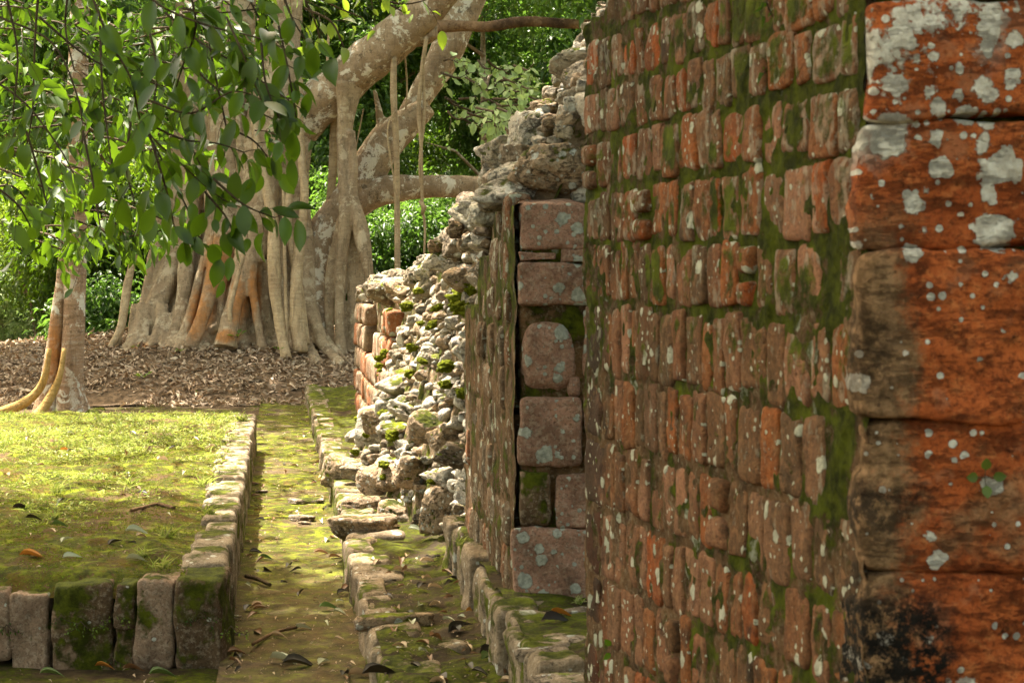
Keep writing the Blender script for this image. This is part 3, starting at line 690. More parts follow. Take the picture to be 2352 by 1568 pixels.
def side_wall(mb, Y0, Y1, o_, zlo, ztop, ch, bl_r, gapc=.02, skip=.0, mort=None, dep=.1, rough=.010):
    """courses of facing stones on the wall line o_, between Y0 and Y1; ztop(Y) is the broken top"""
    z = zlo
    while z < 2.2:
        h = ch * rnd.uniform(.85, 1.15); y = Y0 + rnd.uniform(0, .03)
        while y < Y1 - .02:
            L = min(rnd.uniform(*bl_r), Y1 - y)
            if L < .05: break
            if z + h * .8 < ztop(y + L / 2) and rnd.random() > skip:
                gp = rnd.uniform(.5, 1.3) * gapc
                block(mb, (X_of(o_ + rnd.uniform(-.012, .010) + dep / 2 - .01, y + L / 2), y + L / 2, z + h / 2), (dep, L - gp, h - gp), RB @ frame(rnd.uniform(-.05, .05), 0, rnd.uniform(-.05, .05)), 8, rough=rough, rnd_p=rnd.choice([5, 6, 8]), taper=.08, freq=12)
            y += L
        z += h
O2 = .91
def top2(Y): return 1.92 if Y < 6.98 else (1.74 if Y < 7.5 else (1.52 if Y < 7.75 else 1.2))
m = MB(); side_wall(m, P2Y + .13, 7.95, O2 - .02, .42, top2, .17, (.10, .19), .014, .02); m.build('side_facing', M_BRICK2, pier2)
def fz_m2(P):
    Y, z = P[:, 0].copy(), P[:, 1].copy(); lim = np.where(Y < 6.98, 1.9, np.where(Y < 7.5, 1.72, 1.5)); z2 = np.minimum(z, lim); o = O2 - .026 + .016 * fbm(np.stack([Y * 10, z2 * 10, z2 * 0], 1), 4, 71) + np.clip(z - lim, 0, 1) * 2
    return np.stack([X_of(o, Y), Y, z2], 1)
v, q = grid(np.arange(P2Y + .02, 8.1, .018), np.arange(.2, 2.3, .018), fz_m2); mk('side_mortar', v, q[:, ::-1], np.zeros((0, 3), int), M_MORTAR, pier2)

# ------------------------------------------------------------------ the ruined wall: stripped core, fallen slope, far faced end
rw = thing('ruined_wall', (X_of(1.2, 12), 12, .2), 'long collapsed wall of pale rubble and moss running back behind the piers', 'ruined wall')
_Y = [6.4, 7.0, 8.0, 9.6, 11.5, 13.5, 17, 19.3]
def ztop(Y): return np.interp(Y, _Y, [1.86, 1.93, 1.93, 1.76, 1.68, 1.55, 1.52, 1.42])
def slope(Y): return np.interp(Y, [6.4, 8.5, 10, 13.5, 17, 19.3], [1.80, 1.72, 1.20, .50, .30, .18])
def foot(Y): return np.interp(Y, [6.4, 8.0, 9.2, 10.5, 12.5, 13.6, 14.2, 19.3], [0, .00, .05, .22, .34, .15, .0, 0])   # how far the debris spills at the foot
def bulge(Y): return np.interp(Y, [6.4, 7.9, 8.6, 12.8, 13.6, 19.3], [.0, .0, .06, .06, .0, .0])
NU = 120
def surf(u, Y):
    """u 0..1 up the face, 1..2 up the collapsed slope; returns offset o and height z"""
    u = np.asarray(u, float); zt = ztop(Y); ft = foot(Y)
    a = np.clip(u, 0, 1); b = np.clip(u - 1, 0, 1)
    zf_ = .15 + (zt - .15) * a
    o = O2 + .03 - ft * (1 - a) ** 1.25 * 1.5 + bulge(Y) * a + b * 1.9
    z = zf_ + b * 1.9 * slope(Y) * (1 - .12 * b)
    return o, z
def fz_core(P):
    u, Y = P[:, 0].copy(), P[:, 1].copy()
    o, z = surf(u, Y)
    nn = fbm(np.stack([o * 5, Y * 5, z * 5], 1), 5, 81)
    dn = .045 + .05 * (u < 1)
    o = o - np.where(u < 1, .06, .02) * nn + .05; z = z + np.where(u < 1, .0, .09) * nn - np.where(u > 1, .05, 0)
    return np.stack([X_of(o, Y), Y, z], 1)
v, q = grid(np.concatenate([np.linspace(0, 1, 70), np.linspace(1.01, 2, 70)]), np.arange(6.5, 19.3, .035), fz_core)
mk('rubble_core', v, q, np.zeros((0, 3), int), M_CORE, rw)
# front end of the collapsed slope, above the second pier
def fz_cap(P):
    a, b = P[:, 0].copy(), P[:, 1].copy(); o, z1 = surf(1 + a, np.full_like(a, 6.5)); z = .5 + (z1 - .5) * b
    Y = 6.5 + .04 * fbm(np.stack([o * 6, z * 6, z * 0], 1), 4, 91) + .05; return np.stack([X_of(o, 6.5), Y, z], 1)
v, q = grid(np.linspace(0, 1, 60), np.linspace(0, 1, 60), fz_cap); mk('broken_end', v, q, np.zeros((0, 3), int), M_CORE, rw)
m = MB(); mbig = MB()
r_ = np.random.default_rng(77)
def put_stone(mb, u, Y, r, n=3, proud=.35):
    o, z = surf(u, Y)
    if u < 1: o = o - r * proud + .05
    else: z = z + r * (proud - .25)
    R = frame(r_.uniform(0, 6.28), r_.uniform(-.35, .35), r_.uniform(-.35, .35))
    asp = (r * r_.uniform(.9, 1.5), r * r_.uniform(.8, 1.3), r * r_.uniform(.45, .9))
    rock(mb, (X_of(float(o), Y), Y, float(z)), asp, R, n, rough=.15, cuts=14, sharp=20)
for k in range(3600):                                  # small stones packed through the core
    Y = 6.6 + 12.6 * r_.random() ** 1.5; u = r_.uniform(.03, 1.85)
    if Y > 12.9 and u < .93: continue
    if Y < 7.9 and u < .97: continue
    if u > 1.0 and r_.random() > .72: u = 1 + (u - 1) * .6
    put_stone(m, u, Y, r_.uniform(.018, .06), 2 if Y > 8 else 3, r_.uniform(.0, .5))
m.build('packed_rubble', M_RUB, rw)
for k in range(250):                                   # larger stones
    Y = 6.6 + 12.4 * r_.random() ** 1.2; u = r_.uniform(.1, 1.7)
    if Y > 12.9 and u < .97: continue
    if Y < 8.0 and u < 1.0: continue
    put_stone(mbig, u, Y, min(.2, .05 + .12 * r_.random() ** 2), 4 if Y < 11 else 3, r_.uniform(-.1, .4))
for k in range(46):                                    # ledge-like stones along the broken crest of the slope's edge
    Y = 6.7 + k * .27; put_stone(mbig, r_.uniform(.98, 1.06), Y, r_.uniform(.09, .15), 4, .5)
mbig.build('large_rubble', M_RUB, rw)
# front end stones above pier 2
m = MB()
for k in range(60):
    a = r_.uniform(0, .55); b = r_.uniform(.62, 1.0); o, z1 = surf(1 + a, 6.5); z = .5 + (z1 - .5) * b
    if z < 1.9: continue
    rr = r_.uniform(.05, .12); rock(m, (X_of(float(o), 6.5), 6.5 + r_.uniform(-.02, .1), z), (rr * 1.3, rr, rr * .75), None, 3, rough=.13)
m.build('end_rubble', M_RUB, rw)
# surviving facing at the far end
def top3(Y): return 1.40 if Y < 14.2 else (1.16 if Y < 15.4 else (1.05 if Y < 17 else 1.36))
M_FAR = m_stone('far_facing_stone', [(.33, .20, .13), (.38, .14, .06), (.36, .26, .18), (.28, .17, .10), (.40, .30, .21)], moss=.25, lich=.3, dark=.3, up=.2, lcol=(.5, .48, .40))
m = MB(); side_wall(m, 13.4, 19.2, O2 - .05, .15, top3, .24, (.25, .5), .02, .0, dep=.16, rough=.014); m.build('far_facing', M_FAR, rw)
m = MB(); block(m, (X_of(O2 + .5, 19.1), 19.1, .75), (1.0, .3, 1.3), RB, 20, rough=.03, rnd_p=12); m.build('far_end', M_CORE, rw)
m = MB()
for k in range(40):
    a = r_.uniform(0, 1); rr = r_.uniform(.08, .17); rock(m, (X_of(O2 + .1 + a * .9, 18.4 + r_.uniform(0, .7)), 18.6 + r_.uniform(-.5, .5), 1.38 + a * .12 + r_.uniform(0, .12)), (rr * 1.4, rr, rr * .6), None, 3, rough=.12)
m.build('crest_rubble', M_RUB, rw)
# moss cushions on the rubble
mm = MB()
for k in range(80):
    Y = 6.7 + 8 * r_.random(); u = r_.uniform(.1, 1.6)
    if Y < 8 and u < 1.05: continue
    o, z = surf(u, Y); rr = r_.uniform(.025, .06)
    rock(mm, (X_of(float(o) - (.06 if u < 1 else 0), Y), Y, float(z) + (.0 if u < 1 else .02)), (rr, rr, rr * .6), None, 4, cuts=2, rough=.7, sharp=2)
for px, py, Y, rr in [(945, 930, 11.0, .12), (975, 885, 11, .06), (1075, 700, 9.0, .12), (1085, 660, 8.9, .07), (930, 850, 12, .05), (1165, 410, 8.4, .05), (1240, 395, 7.4, .07), (850, 1120, 12.4, .12)]:
    rock(mm, W(px, py, Y), (rr, rr, rr * .7), None, 4, cuts=2, rough=.7, sharp=2)
mm.build('moss_cushions', M_MOSS, rw)

# fallen boulders at the foot, each a thing
BO = [(875, 965, 11.6, .20, .15, .12, 'grey overhanging boulder jutting from the rubble above the path'), (985, 985, 9.8, .16, .15, .13, 'blue-grey angular boulder set in the mossy rubble face'),
      (800, 1085, 12.2, .17, .22, .17, 'rounded pale boulder leaning over the sunlit path'), (870, 1100, 11.6, .20, .2, .15, 'moss-backed boulder beside the pale leaning boulder'),
      (905, 1180, 9.9, .16, .14, .08, 'flat slab tilted on the ledge below the mossy boulder'), (1010, 1175, 8.8, .12, .13, .20, 'upright grey stone at the mouth of the dark hollow'),
      (950, 1085, 10.2, .13, .16, .13, 'small brown boulder above the dark hollow'), (1065, 640, 9.0, .17, .16, .15, 'large pale boulder high on the rubble beside the second pier'),
      (1045, 530, 10.4, .10, .1, .09, 'squarish pale stone perched on the skyline of the rubble'), (1000, 570, 11.4, .12, .1, .06, 'flat white stone below the perched squarish one'),
      (1210, 300, 8.0, .20, .2, .11, 'broad grey boulder halfway up the collapsed slope'), (1320, 150, 8.4, .16, .15, .12, 'pale boulder high on the slope under the bare log'), (1250, 255, 8.2, .12, .12, .09, 'white knobbly stone on the left edge of the upper slope')]
def seat(px, py, Y0):
    """depth at which the sight line through a point of the photograph meets the collapsed wall"""
    best = (9, Y0)
    for Y in np.arange(6.6, 14.5, .02):
        x, _, z = W(px, py, Y); o = x + SL * Y; zt = float(ztop(Y)); b_ = float(bulge(Y))
        if z >= zt: gap = z - (zt + max(0, (o - O2 - .03 - b_)) * float(slope(Y))) + max(0, O2 - o) * 2
        else:
            a = max(0, (z - .15) / (zt - .15)); gap = (O2 + .03 - float(foot(Y)) * (1 - a) ** 1.25 * 1.5 + b_ * a) - o
        if gap <= .02: return Y
        if gap < best[0]: best = (gap, Y)
    return best[1]
for k, (px, py, Y, sx, sy, sz, lb) in enumerate(BO):
    Y = seat(px, py, Y)
    f_ = .85 if py > 900 else .62; sx *= f_; sy *= f_; sz *= f_; m = MB(); rock(m, W(px, py, Y), (sx, sy, sz), frame(.4 * k, .2, -.15), 4, 900 + k, rough=.14, cuts=12); tag(m.build('boulder', M_RUB), lb, 'boulder')

# ------------------------------------------------------------------ the strangler fig
def fuse(mb, voxel, amp, freq, seed, name, mat, parent, it=2):
    v, q, t = mb.arrays(); o = mk('tmp', v, q, t, None)
    md = o.modifiers.new('r', 'REMESH'); md.mode = 'VOXEL'; md.voxel_size = voxel
    sm = o.modifiers.new('s', 'SMOOTH'); sm.factor = .6; sm.iterations = it
    dg = bpy.context.evaluated_depsgraph_get(); me = bpy.data.meshes.new_from_object(o.evaluated_get(dg))
    n = len(me.vertices); co = np.zeros(n * 3, np.float32); me.vertices.foreach_get('co', co); co = co.reshape(-1, 3).astype(float)
    no = np.zeros(n * 3, np.float32); me.vertices.foreach_get('normal', no); no = no.reshape(-1, 3)
    co = co + no * (amp * fbm(co * freq, 4, seed) + amp * .35 * fbm(co * np.array([freq * 4, freq * 4, freq * .6]), 3, seed + 5))[:, None]
    bpy.data.objects.remove(o)
    co -= np.array(parent.location)
    me.vertices.foreach_set('co', co.astype(np.float32).ravel()); me.update()
    me.polygons.foreach_set('use_smooth', np.ones(len(me.polygons), bool)); me.materials.clear(); me.materials.append(mat); me.name = name
    o = bpy.data.objects.new(name, me); COL.objects.link(o); o.parent = parent; return o
fig = thing('strangler_fig', W(520, 800, 26.2), 'huge strangler fig with many fused pale roots standing on a mound of dead leaves', 'tree')
m = MB(); K = dict(step=.12, sides=16, rough=.10, freq=1.6)
def fan(pts, **k): ptube(m, pts, **{**K, **k})
fan([(318, 825, 25.5, 22), (345, 740, 25.9, 24), (385, 640, 26.2, 26), (420, 520, 26.5, 32), (445, 380, 26.7, 38), (440, 200, 26.8, 36), (430, 60, 27, 34), (425, -90, 27, 32)], seed=1, flute=.08)
fan([(375, 815, 25.4, 12), (412, 735, 25.7, 17), (425, 650, 25.9, 20), (430, 560, 26.1, 18), (440, 450, 26.4, 26), (450, 300, 26.6, 30)], seed=2)
fan([(292, 822, 25.9, 8), (325, 715, 26.1, 11), (352, 600, 26.3, 14), (378, 500, 26.4, 18), (405, 380, 26.5, 24)], seed=3)
fan([(395, 808, 25.3, 9), (432, 740, 25.5, 12), (455, 650, 25.7, 11), (475, 560, 25.9, 9), (488, 480, 26, 9)], seed=4)
fan([(425, 812, 25.2, 9), (470, 770, 25.35, 11), (510, 740, 25.5, 12)], seed=41)
fan([(435, 800, 25.1, 17), (458, 745, 25.2, 17), (480, 680, 25.4, 17), (492, 630, 25.6, 19), (512, 570, 25.9, 38), (515, 450, 26.2, 46), (520, 300, 26.5, 52), (530, 150, 26.6, 50), (540, 0, 26.7, 46), (545, -90, 26.7, 44)], seed=5, flute=.06)
fan([(505, 760, 25.4, 8), (508, 690, 25.5, 10), (512, 620, 25.7, 16), (515, 570, 25.9, 20)], seed=6)
fan([(518, 798, 25.0, 25), (528, 745, 25.1, 21), (545, 680, 25.3, 21), (562, 620, 25.5, 26), (580, 560, 25.7, 38), (598, 430, 26, 46), (618, 300, 26.2, 52), (640, 180, 26.4, 46), (662, 60, 26.6, 34), (672, -90, 26.6, 30)], seed=7, flute=.07)
fan([(604, 800, 25.1, 14), (590, 730, 25.2, 12), (580, 660, 25.3, 11), (576, 600, 25.4, 13), (578, 560, 25.6, 14)], seed=8)
fan([(640, 800, 25.5, 14), (612, 740, 25.6, 16), (600, 680, 25.7, 20), (600, 600, 25.8, 26)], seed=9)
fan([(690, 800, 25.4, 12), (660, 720, 25.6, 14), (640, 640, 25.8, 20), (630, 560, 25.9, 26)], seed=10)
fan([(560, 810, 26.3, 70), (575, 700, 26.4, 58), (590, 600, 26.5, 52), (600, 450, 26.6, 56), (600, 300, 26.7, 60)], seed=11)
fan([(660, 800, 26.2, 34), (660, 650, 26.2, 36), (665, 500, 26.2, 36), (672, 380, 26.2, 38), (680, 300, 26.2, 40)], seed=12, flute=.1)
fan([(430, 790, 26.6, 40), (430, 650, 26.7, 32), (440, 560, 26.8, 30)], seed=13)
for a, b in (((655, 828), (622, 330)),): pass
fan([(760, 830, 25.1, 9), (735, 770, 25.3, 12), (712, 700, 25.6, 18), (700, 600, 25.9, 24), (690, 480, 26.0, 26)], seed=14)
# fused girdling bands of roots
fan([(540, 600, 25.55, 9), (570, 590, 25.40, 9), (605, 596, 25.5, 9)], seed=15)
rq = random.Random(17)
for k in range(46):
    xb = rq.uniform(315, 735); yb = 800 + rq.uniform(0, 22); zb = 25.35 + rq.uniform(-.1, .35) + abs(xb - 560) / 500; r0 = rq.uniform(5, 12); ht = rq.uniform(250, 640)
    cx = 560 + (xb - 560) * .55; rows = []
    for i in range(8):
        t = i / 7; x = xb + (cx - xb) * (t * ht / 640) ** .8 + rq.uniform(-9, 9) * (t > 0); rows.append((x, yb - ht * t, zb + .75 * min(1, (t * ht / 300)) ** .7, r0 * (1.35 - .45 * t) + (rq.uniform(-2, 3))))
    fan(rows, seed=60 + k)
for k in range(26):
    x = 300 + k * 18 + rq.uniform(-8, 8); dx = (x - 560) * .25 + rq.uniform(-25, 25); r0 = rq.uniform(7, 14)
    fan([(x + dx, 826 + rq.uniform(0, 22), 24.7 + rq.uniform(-.3, .3), r0 * .4), (x + dx * .5, 808, 25.1, r0 * .8), (x, 770, 25.5, r0), (x - dx * .2, 700, 25.9, r0)], seed=200 + k)
fuse(m, .026, .035, 1.9, 101, 'trunk', M_FIG, fig, 1)
# free standing roots in front
for k, pts in enumerate([
    [(658, 826, 24.7, 13), (645, 760, 24.9, 12), (634, 680, 25.0, 14), (630, 600, 25.05, 16), (628, 520, 25.2, 14), (612, 430, 25.4, 12), (594, 350, 25.6, 10), (584, 280, 25.8, 8)],
    [(690, 810, 24.9, 17), (684, 740, 25, 18), (680, 660, 25.05, 15), (688, 560, 25.2, 12), (700, 450, 25.3, 10), (692, 360, 25.5, 9), (688, 250, 25.7, 8), (690, 150, 25.9, 7)],
    [(652, 770, 24.95, 6), (668, 735, 25, 7), (676, 700, 25, 8)],
    [(706, 790, 25, 7), (694, 700, 25.1, 8), (676, 600, 25.2, 9), (662, 500, 25.3, 9), (668, 400, 25.5, 8), (672, 300, 25.7, 7)],
    [(660, 815, 24.9, 4), (655, 640, 25, 4), (652, 500, 25.1, 4), (650, 420, 25.2, 3)],
    [(543, 800, 25.0, 4), (528, 720, 25.0, 6), (545, 640, 25.1, 5), (560, 580, 25.2, 4), (568, 500, 25.4, 3)],
    [(237, 815, 25.2, 5), (262, 782, 25.3, 8), (280, 742, 25.5, 10), (292, 660, 25.7, 10), (305, 600, 25.8, 8), (318, 540, 25.9, 7), (332, 440, 26, 6)],
    [(272, 812, 25.5, 6), (274, 775, 25.5, 7), (283, 735, 25.5, 8)],
    [(248, 818, 25.4, 3), (270, 790, 25.4, 5), (284, 740, 25.5, 6)]]):
    mb = MB(); ptube(mb, pts, step=.07, sides=12, rough=.16, freq=5, seed=k); mb.build('aerial_root', M_ROOT, fig)
# pillar under the great limb, splitting into legs
m = MB()
fan([(800, 190, 25.8, 36), (795, 245, 25.8, 22), (790, 320, 25.8, 17), (792, 400, 25.7, 18), (798, 460, 25.6, 22), (790, 530, 25.5, 15), (780, 640, 25.5, 12), (778, 740, 25.4, 12), (784, 830, 25.3, 14)], seed=21, flute=.12)
fan([(806, 300, 25.7, 9), (812, 380, 25.65, 9), (808, 450, 25.6, 14), (826, 520, 25.5, 17), (840, 590, 25.4, 14), (850, 650, 25.4, 9), (852, 720, 25.4, 8), (856, 810, 25.4, 10)], seed=22, flute=.12)
fan([(800, 480, 25.8, 14), (808, 600, 25.7, 11), (810, 700, 25.6, 11), (806, 830, 25.6, 14)], seed=23, flute=.12)
fan([(788, 500, 25.7, 12), (764, 590, 25.7, 9), (752, 700, 25.6, 8), (762, 825, 25.5, 11)], seed=24)
fan([(836, 580, 25.8, 13), (834, 700, 25.8, 12), (830, 830, 25.7, 15)], seed=25)
for k in range(9):
    x0 = 758 + k * 11; fan([(x0 + rq.uniform(-6, 6), 830, 25.5, 6), (x0 + rq.uniform(-8, 8), 700, 25.6, 5), (790 + (x0 - 790) * .7, 580, 25.65, 5), (797 + (x0 - 797) * .25, 470, 25.6, 5)], seed=130 + k)
fuse(m, .024, .025, 2.2, 103, 'prop_root', M_FIG, fig, 1)
LIMB = []
for k, pts in enumerate([
    [(640, 330, 26.4, 44), (700, 262, 26.2, 50), (780, 195, 26, 50), (880, 112, 25.7, 48), (960, 42, 25.5, 45), (1055, -70, 25.3, 43)],
    [(752, 810, 25.5, 16), (735, 740, 25.7, 20), (722, 680, 25.9, 30), (724, 610, 26.1, 42), (760, 530, 26.3, 46), (818, 440, 26.4, 45), (870, 345, 26.5, 43), (930, 285, 26.6, 36), (985, 242, 26.7, 24)],
    [(905, 310, 26.9, 22), (960, 230, 27, 30), (1010, 150, 27.1, 36), (1050, 60, 27.2, 40), (1100, -70, 27.4, 42)],
    [(790, 500, 26.3, 30), (860, 447, 26.3, 31), (940, 432, 26.3, 27), (1020, 428, 26.3, 26), (1150, 440, 26.3, 25), (1280, 480, 26.3, 20), (1420, 500, 26.4, 12), (1520, 470, 26.4, 4)],
    [(850, 130, 25.9, 6), (905, 115, 25.8, 8), (1000, 78, 25.5, 14), (985, 45, 25.6, 20)]]):
    m = MB(); fan(pts, seed=30 + k, sides=24)
    if k == 0:
        fan([(700, 300, 26.2, 34), (740, 262, 26.1, 34), (800, 215, 26, 30), (860, 160, 25.9, 22)], seed=35)   # swollen underside
    if k == 1: fan([(880, 320, 26.6, 12), (872, 262, 26.6, 10), (860, 205, 26.7, 8)], seed=36)
    LIMB.append(fuse(m, .035, .05, 1.6, 110 + k, 'limb', M_FIGL, fig))
for k, pts in enumerate([
    [(905, 130, 25.5, 7), (904, 220, 25.5, 8), (910, 330, 25.5, 7), (912, 450, 25.5, 7), (913, 610, 25.4, 7), (915, 800, 25.4, 7)],
    [(980, 85, 25.4, 5), (968, 170, 25.4, 5), (962, 260, 25.4, 5), (968, 350, 25.4, 3.5), (970, 470, 25.4, 3.5), (976, 520, 25.4, 3), (974, 590, 25.4, 2.5)],
    [(972, 150, 25.4, 3), (974, 270, 25.45, 4), (964, 380, 25.4, 3), (972, 480, 25.4, 3)],
    [(964, 462, 25.4, 4), (976, 476, 25.35, 5), (970, 492, 25.4, 4)],
    [(782, 200, 26.1, 8), (768, 280, 26.2, 9), (764, 400, 26.3, 10), (756, 470, 26.3, 9)],
    [(756, 60, 26, 3), (752, 150, 26, 3), (756, 220, 26, 3)],
    [(930, 120, 26, 2.2), (935, 200, 26, 2), (932, 250, 26, 2)],
    [(835, 250, 26.2, 1.5), (818, 340, 26.2, 1.5), (812, 400, 26.2, 1.5)],
    [(912, 250, 25.4, 2), (890, 300, 25.4, 2), (905, 420, 25.4, 2), (916, 560, 25.4, 2)]]):
    mb = MB(); ptube(mb, pts, step=.07, sides=10, rough=.14, freq=5, seed=50 + k); mb.build('hanging_root', M_ROOT, LIMB[0])

m = MB(); ptube(m, [(1005, 62, 25.0, 15), (1060, 60, 25, 13), (1120, 62, 24.9, 12), (1180, 52, 24.8, 12), (1230, 50, 24.8, 12), (1290, 54, 24.7, 11), (1360, 57, 24.6, 11), (1450, 60, 24.5, 11), (1600, 70, 24.3, 10), (1725, 80, 24.1, 10)], step=.1, sides=16, rough=.2, freq=2.5, seed=3)
tag(m.build('bare_log', M_LOG), 'bare brown log lying level between the fig limb and the rubble top', 'log')

# ------------------------------------------------------------------ slim banded tree on the left
SY = 20.0
slim = thing('slim_tree', W(165, 955, SY), 'slim banded tree with two yellow roots at the far edge of the platform', 'tree')
m = MB()
ptube(m, [(168, 985, SY, 52), (166, 950, SY, 43), (161, 900, SY, 32), (163, 840, SY, 27), (169, 741, SY, 24.5), (172, 565, SY, 26), (176, 400, SY, 24), (178, 200, SY, 23), (182, 50, SY, 22), (184, -120, SY, 20)], step=.08, sides=28, rough=.06, freq=2, flute=.04, seed=4, cap=False)
ptube(m, [(98, 985, SY - .1, 36), (108, 915, SY, 25), (118, 840, SY, 19), (131, 741, SY, 17), (141, 640, SY, 12), (146, 540, SY, 10), (152, 440, SY, 9)], step=.08, sides=20, rough=.08, freq=3, seed=5)
m.build('trunk', M_SLIM, slim)
for pts in ([(-60, 968, 19.3, 13), (0, 948, 19.45, 13), (50, 928, 19.6, 12), (85, 900, 19.66, 10), (104, 862, 19.68, 8), (114, 800, 19.72, 5)], [(20, 998, 19.0, 13), (60, 972, 19.3, 14), (96, 942, 19.5, 12), (122, 900, 19.6, 10), (138, 860, 19.62, 7), (148, 800, 19.7, 5)]):
    mb = MB(); ptube(mb, pts, step=.06, sides=14, rough=.06, freq=4); mb.build('yellow_root', M_YROOT, slim)

# ------------------------------------------------------------------ foliage
def crown_leaves(mb, c, rad, n_cl, per, L, wd, tpl, seed, cl_r=.5, droop=.3, hole=.0):
    """leaf clumps through an ellipsoid's volume"""
    r_ = np.random.default_rng(seed); c = np.array(c, float); rad = np.array(rad, float)
    d = r_.normal(size=(n_cl, 3)); d /= np.linalg.norm(d, axis=1)[:, None]
    k = r_.uniform(.25, 1, n_cl) ** .55
    cc = c + d * k[:, None] * rad * (1 + .28 * vn(d * 2.3 + seed, seed % 50))[:, None]
    s = cl_r * r_.uniform(.5, 1.35, n_cl)
    pos = np.repeat(cc, per, 0); o = r_.normal(size=(n_cl * per, 3)); o /= np.linalg.norm(o, axis=1)[:, None]
    o *= (r_.random(n_cl * per) ** .5 * np.repeat(s, per))[:, None] * np.array([1.15, 1.15, .55]); pos = pos + o
    dr = o * 1.2 / np.repeat(s, per)[:, None] + r_.normal(size=pos.shape) * .45 + np.array([0, 0, -droop])
    ln = L * r_.uniform(.65, 1.25, len(pos)); scatter(mb, tpl, pos, dr, ln, ln * wd / L, seed, .55)

def bg_tree(name, label, px, base_z, Y, h, rad, mat, n_cl, per, L, tr=.14, lean=0., seed=0, group='trees of the forest behind', cz=None, low=False, cat='tree', clr=.6, tpl=None, bark=None):
    b = W(px, HY, Y); b[2] = base_z; t = thing(name, b, label, cat, group)
    top = b + np.array([lean, 0, h]); m = MB()
    if not low:
        tube(m, [[b[0], b[1], b[2] - .3, tr * 1.35], [b[0] + lean * .2, Y, b[2] + h * .25, tr], [b[0] + lean * .55, Y + .1, b[2] + h * .6, tr * .8], [top[0], Y, top[2], tr * .35]], step=.4, sides=10, rough=.1, seed=seed)
        for k in range(5):
            a = k * 1.9 + seed; z0 = h * (.45 + .1 * k); q0 = b + np.array([lean * .5, 0, z0]); e = q0 + np.array([math.cos(a) * rad[0] * .7, math.sin(a) * rad[1] * .7, rad[2] * .4])
            tube(m, [[*q0, tr * .45], [*((q0 + e) / 2 + [0, 0, .2]), tr * .3], [*e, tr * .1]], step=.5, sides=7)
    else:
        for k in range(7):
            a = k * .9 + seed; e = b + np.array([math.cos(a) * rad[0] * .7, math.sin(a) * rad[1] * .7, h * .8])
            tube(m, [[b[0], b[1], b[2] - .1, .04], [*((b + e) / 2 + [0, 0, .3]), .025], [*e, .01]], step=.4, sides=6)
    m.build('trunk' if not low else 'stems', bark or M_TRUNK, t)
    m = MB(); crown_leaves(m, b + np.array([lean * .8, 0, cz if cz is not None else h]), rad, n_cl, per, L, L * .5, tpl or T_FAR, seed, clr)
    m.build('crown' if not low else 'foliage', mat, t); return t

# trees and shrubs beyond the fig, left to right
bt = [
    ('forest_tree', 'pale thin trunked tree at the far left, its crown high over the soft shrubs', 12, 0, 42, 8, (2.6, 2.6, 3.0), M_LDARK, 260, 60, .20, .14, .2),
    ('forest_tree', 'dark leafy tree between the slim tree and the fig, beyond the mound', 250, 0, 37, 6.5, (3.0, 2.4, 3.4), M_LDARK, 420, 60, .18, .16, .3),
    ('forest_tree', 'tall dense tree rising behind the leaning root on the left', 390, 0, 46, 8, (4, 3, 4), M_LDARK, 420, 60, .22, .2, .0),
    ('forest_tree', 'leafy tree seen through the gap between fig trunk and pillar root', 745, 0, 36, 4.0, (1.9, 1.8, 3.0), M_LDARK, 330, 60, .16, .10, .1),
    ('forest_tree', 'bright leaved tree low behind the sloping fig limb', 960, 0, 44, 4.4, (3.2, 2.4, 3.2), M_LMID, 420, 60, .17, .12, .1),
    ('forest_tree', 'pale straight slender tree standing right of the hanging roots', 1118, 0, 33, 8.0, (2.2, 2.2, 1.6), M_LDARK, 200, 60, .16, .085, -.1),
    ('forest_tree', 'dark tree behind the top of the ruined slope', 1230, 0, 40, 6.5, (3.2, 2.4, 4.2), M_LDARK, 480, 60, .19, .16, .2),
    ('forest_tree', 'far dark tree between the bare log and the pier', 1330, 0, 50, 9.0, (4, 3, 4), M_LDARK, 420, 60, .22, .2, .3),
    ('forest_tree', 'far tree with dark trunk beneath the bare log', 1190, 0, 52, 10.0, (4.5, 3, 4.5), M_LDARK, 460, 60, .24, .2, -.3),
    ('forest_tree', 'tree filling the gap above the great fig limb', 820, 0, 38, 8.0, (3.2, 2.4, 2.8), M_LMID, 420, 60, .19, .16, .3),
    ('forest_tree', 'dark tree in deep shade left of the slim tree', -110, 0, 26.5, 5.6, (2.9, 1.8, 2.2), M_LDARK, 300, 60, .18, .12, .3),
    ('forest_tree', 'tree behind the ruin that props the end of the bare log', 1735, 0, 24.1, 6.5, (2.6, 2.4, 2.4), M_LDARK, 300, 60, .20, .18, .2),
    ('forest_tree', 'dark tree hidden behind the near pier', 1600, 0, 40, 6.5, (4.0, 3, 4.5), M_LDARK, 420, 60, .22, .18, .2),
    ('forest_tree', 'tall dark tree far behind the orange pier face', 2050, 0, 42, 7, (5.0, 3, 5.0), M_LDARK, 420, 60, .24, .18, .2),
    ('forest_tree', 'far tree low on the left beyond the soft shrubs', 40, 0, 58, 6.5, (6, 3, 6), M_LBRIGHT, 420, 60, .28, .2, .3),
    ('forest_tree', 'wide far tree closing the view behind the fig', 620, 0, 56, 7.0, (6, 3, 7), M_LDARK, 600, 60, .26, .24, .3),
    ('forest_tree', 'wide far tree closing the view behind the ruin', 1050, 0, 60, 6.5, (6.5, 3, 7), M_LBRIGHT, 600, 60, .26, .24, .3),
]
for i, (n, lb, px, bz, Y, h, rad, mt, nc, pr, L, tr, ln) in enumerate(bt):
    bg_tree(n, lb, px, bz, Y, h, rad, mt, nc, pr, L, tr, ln, 200 + i, tpl=T_FAR)
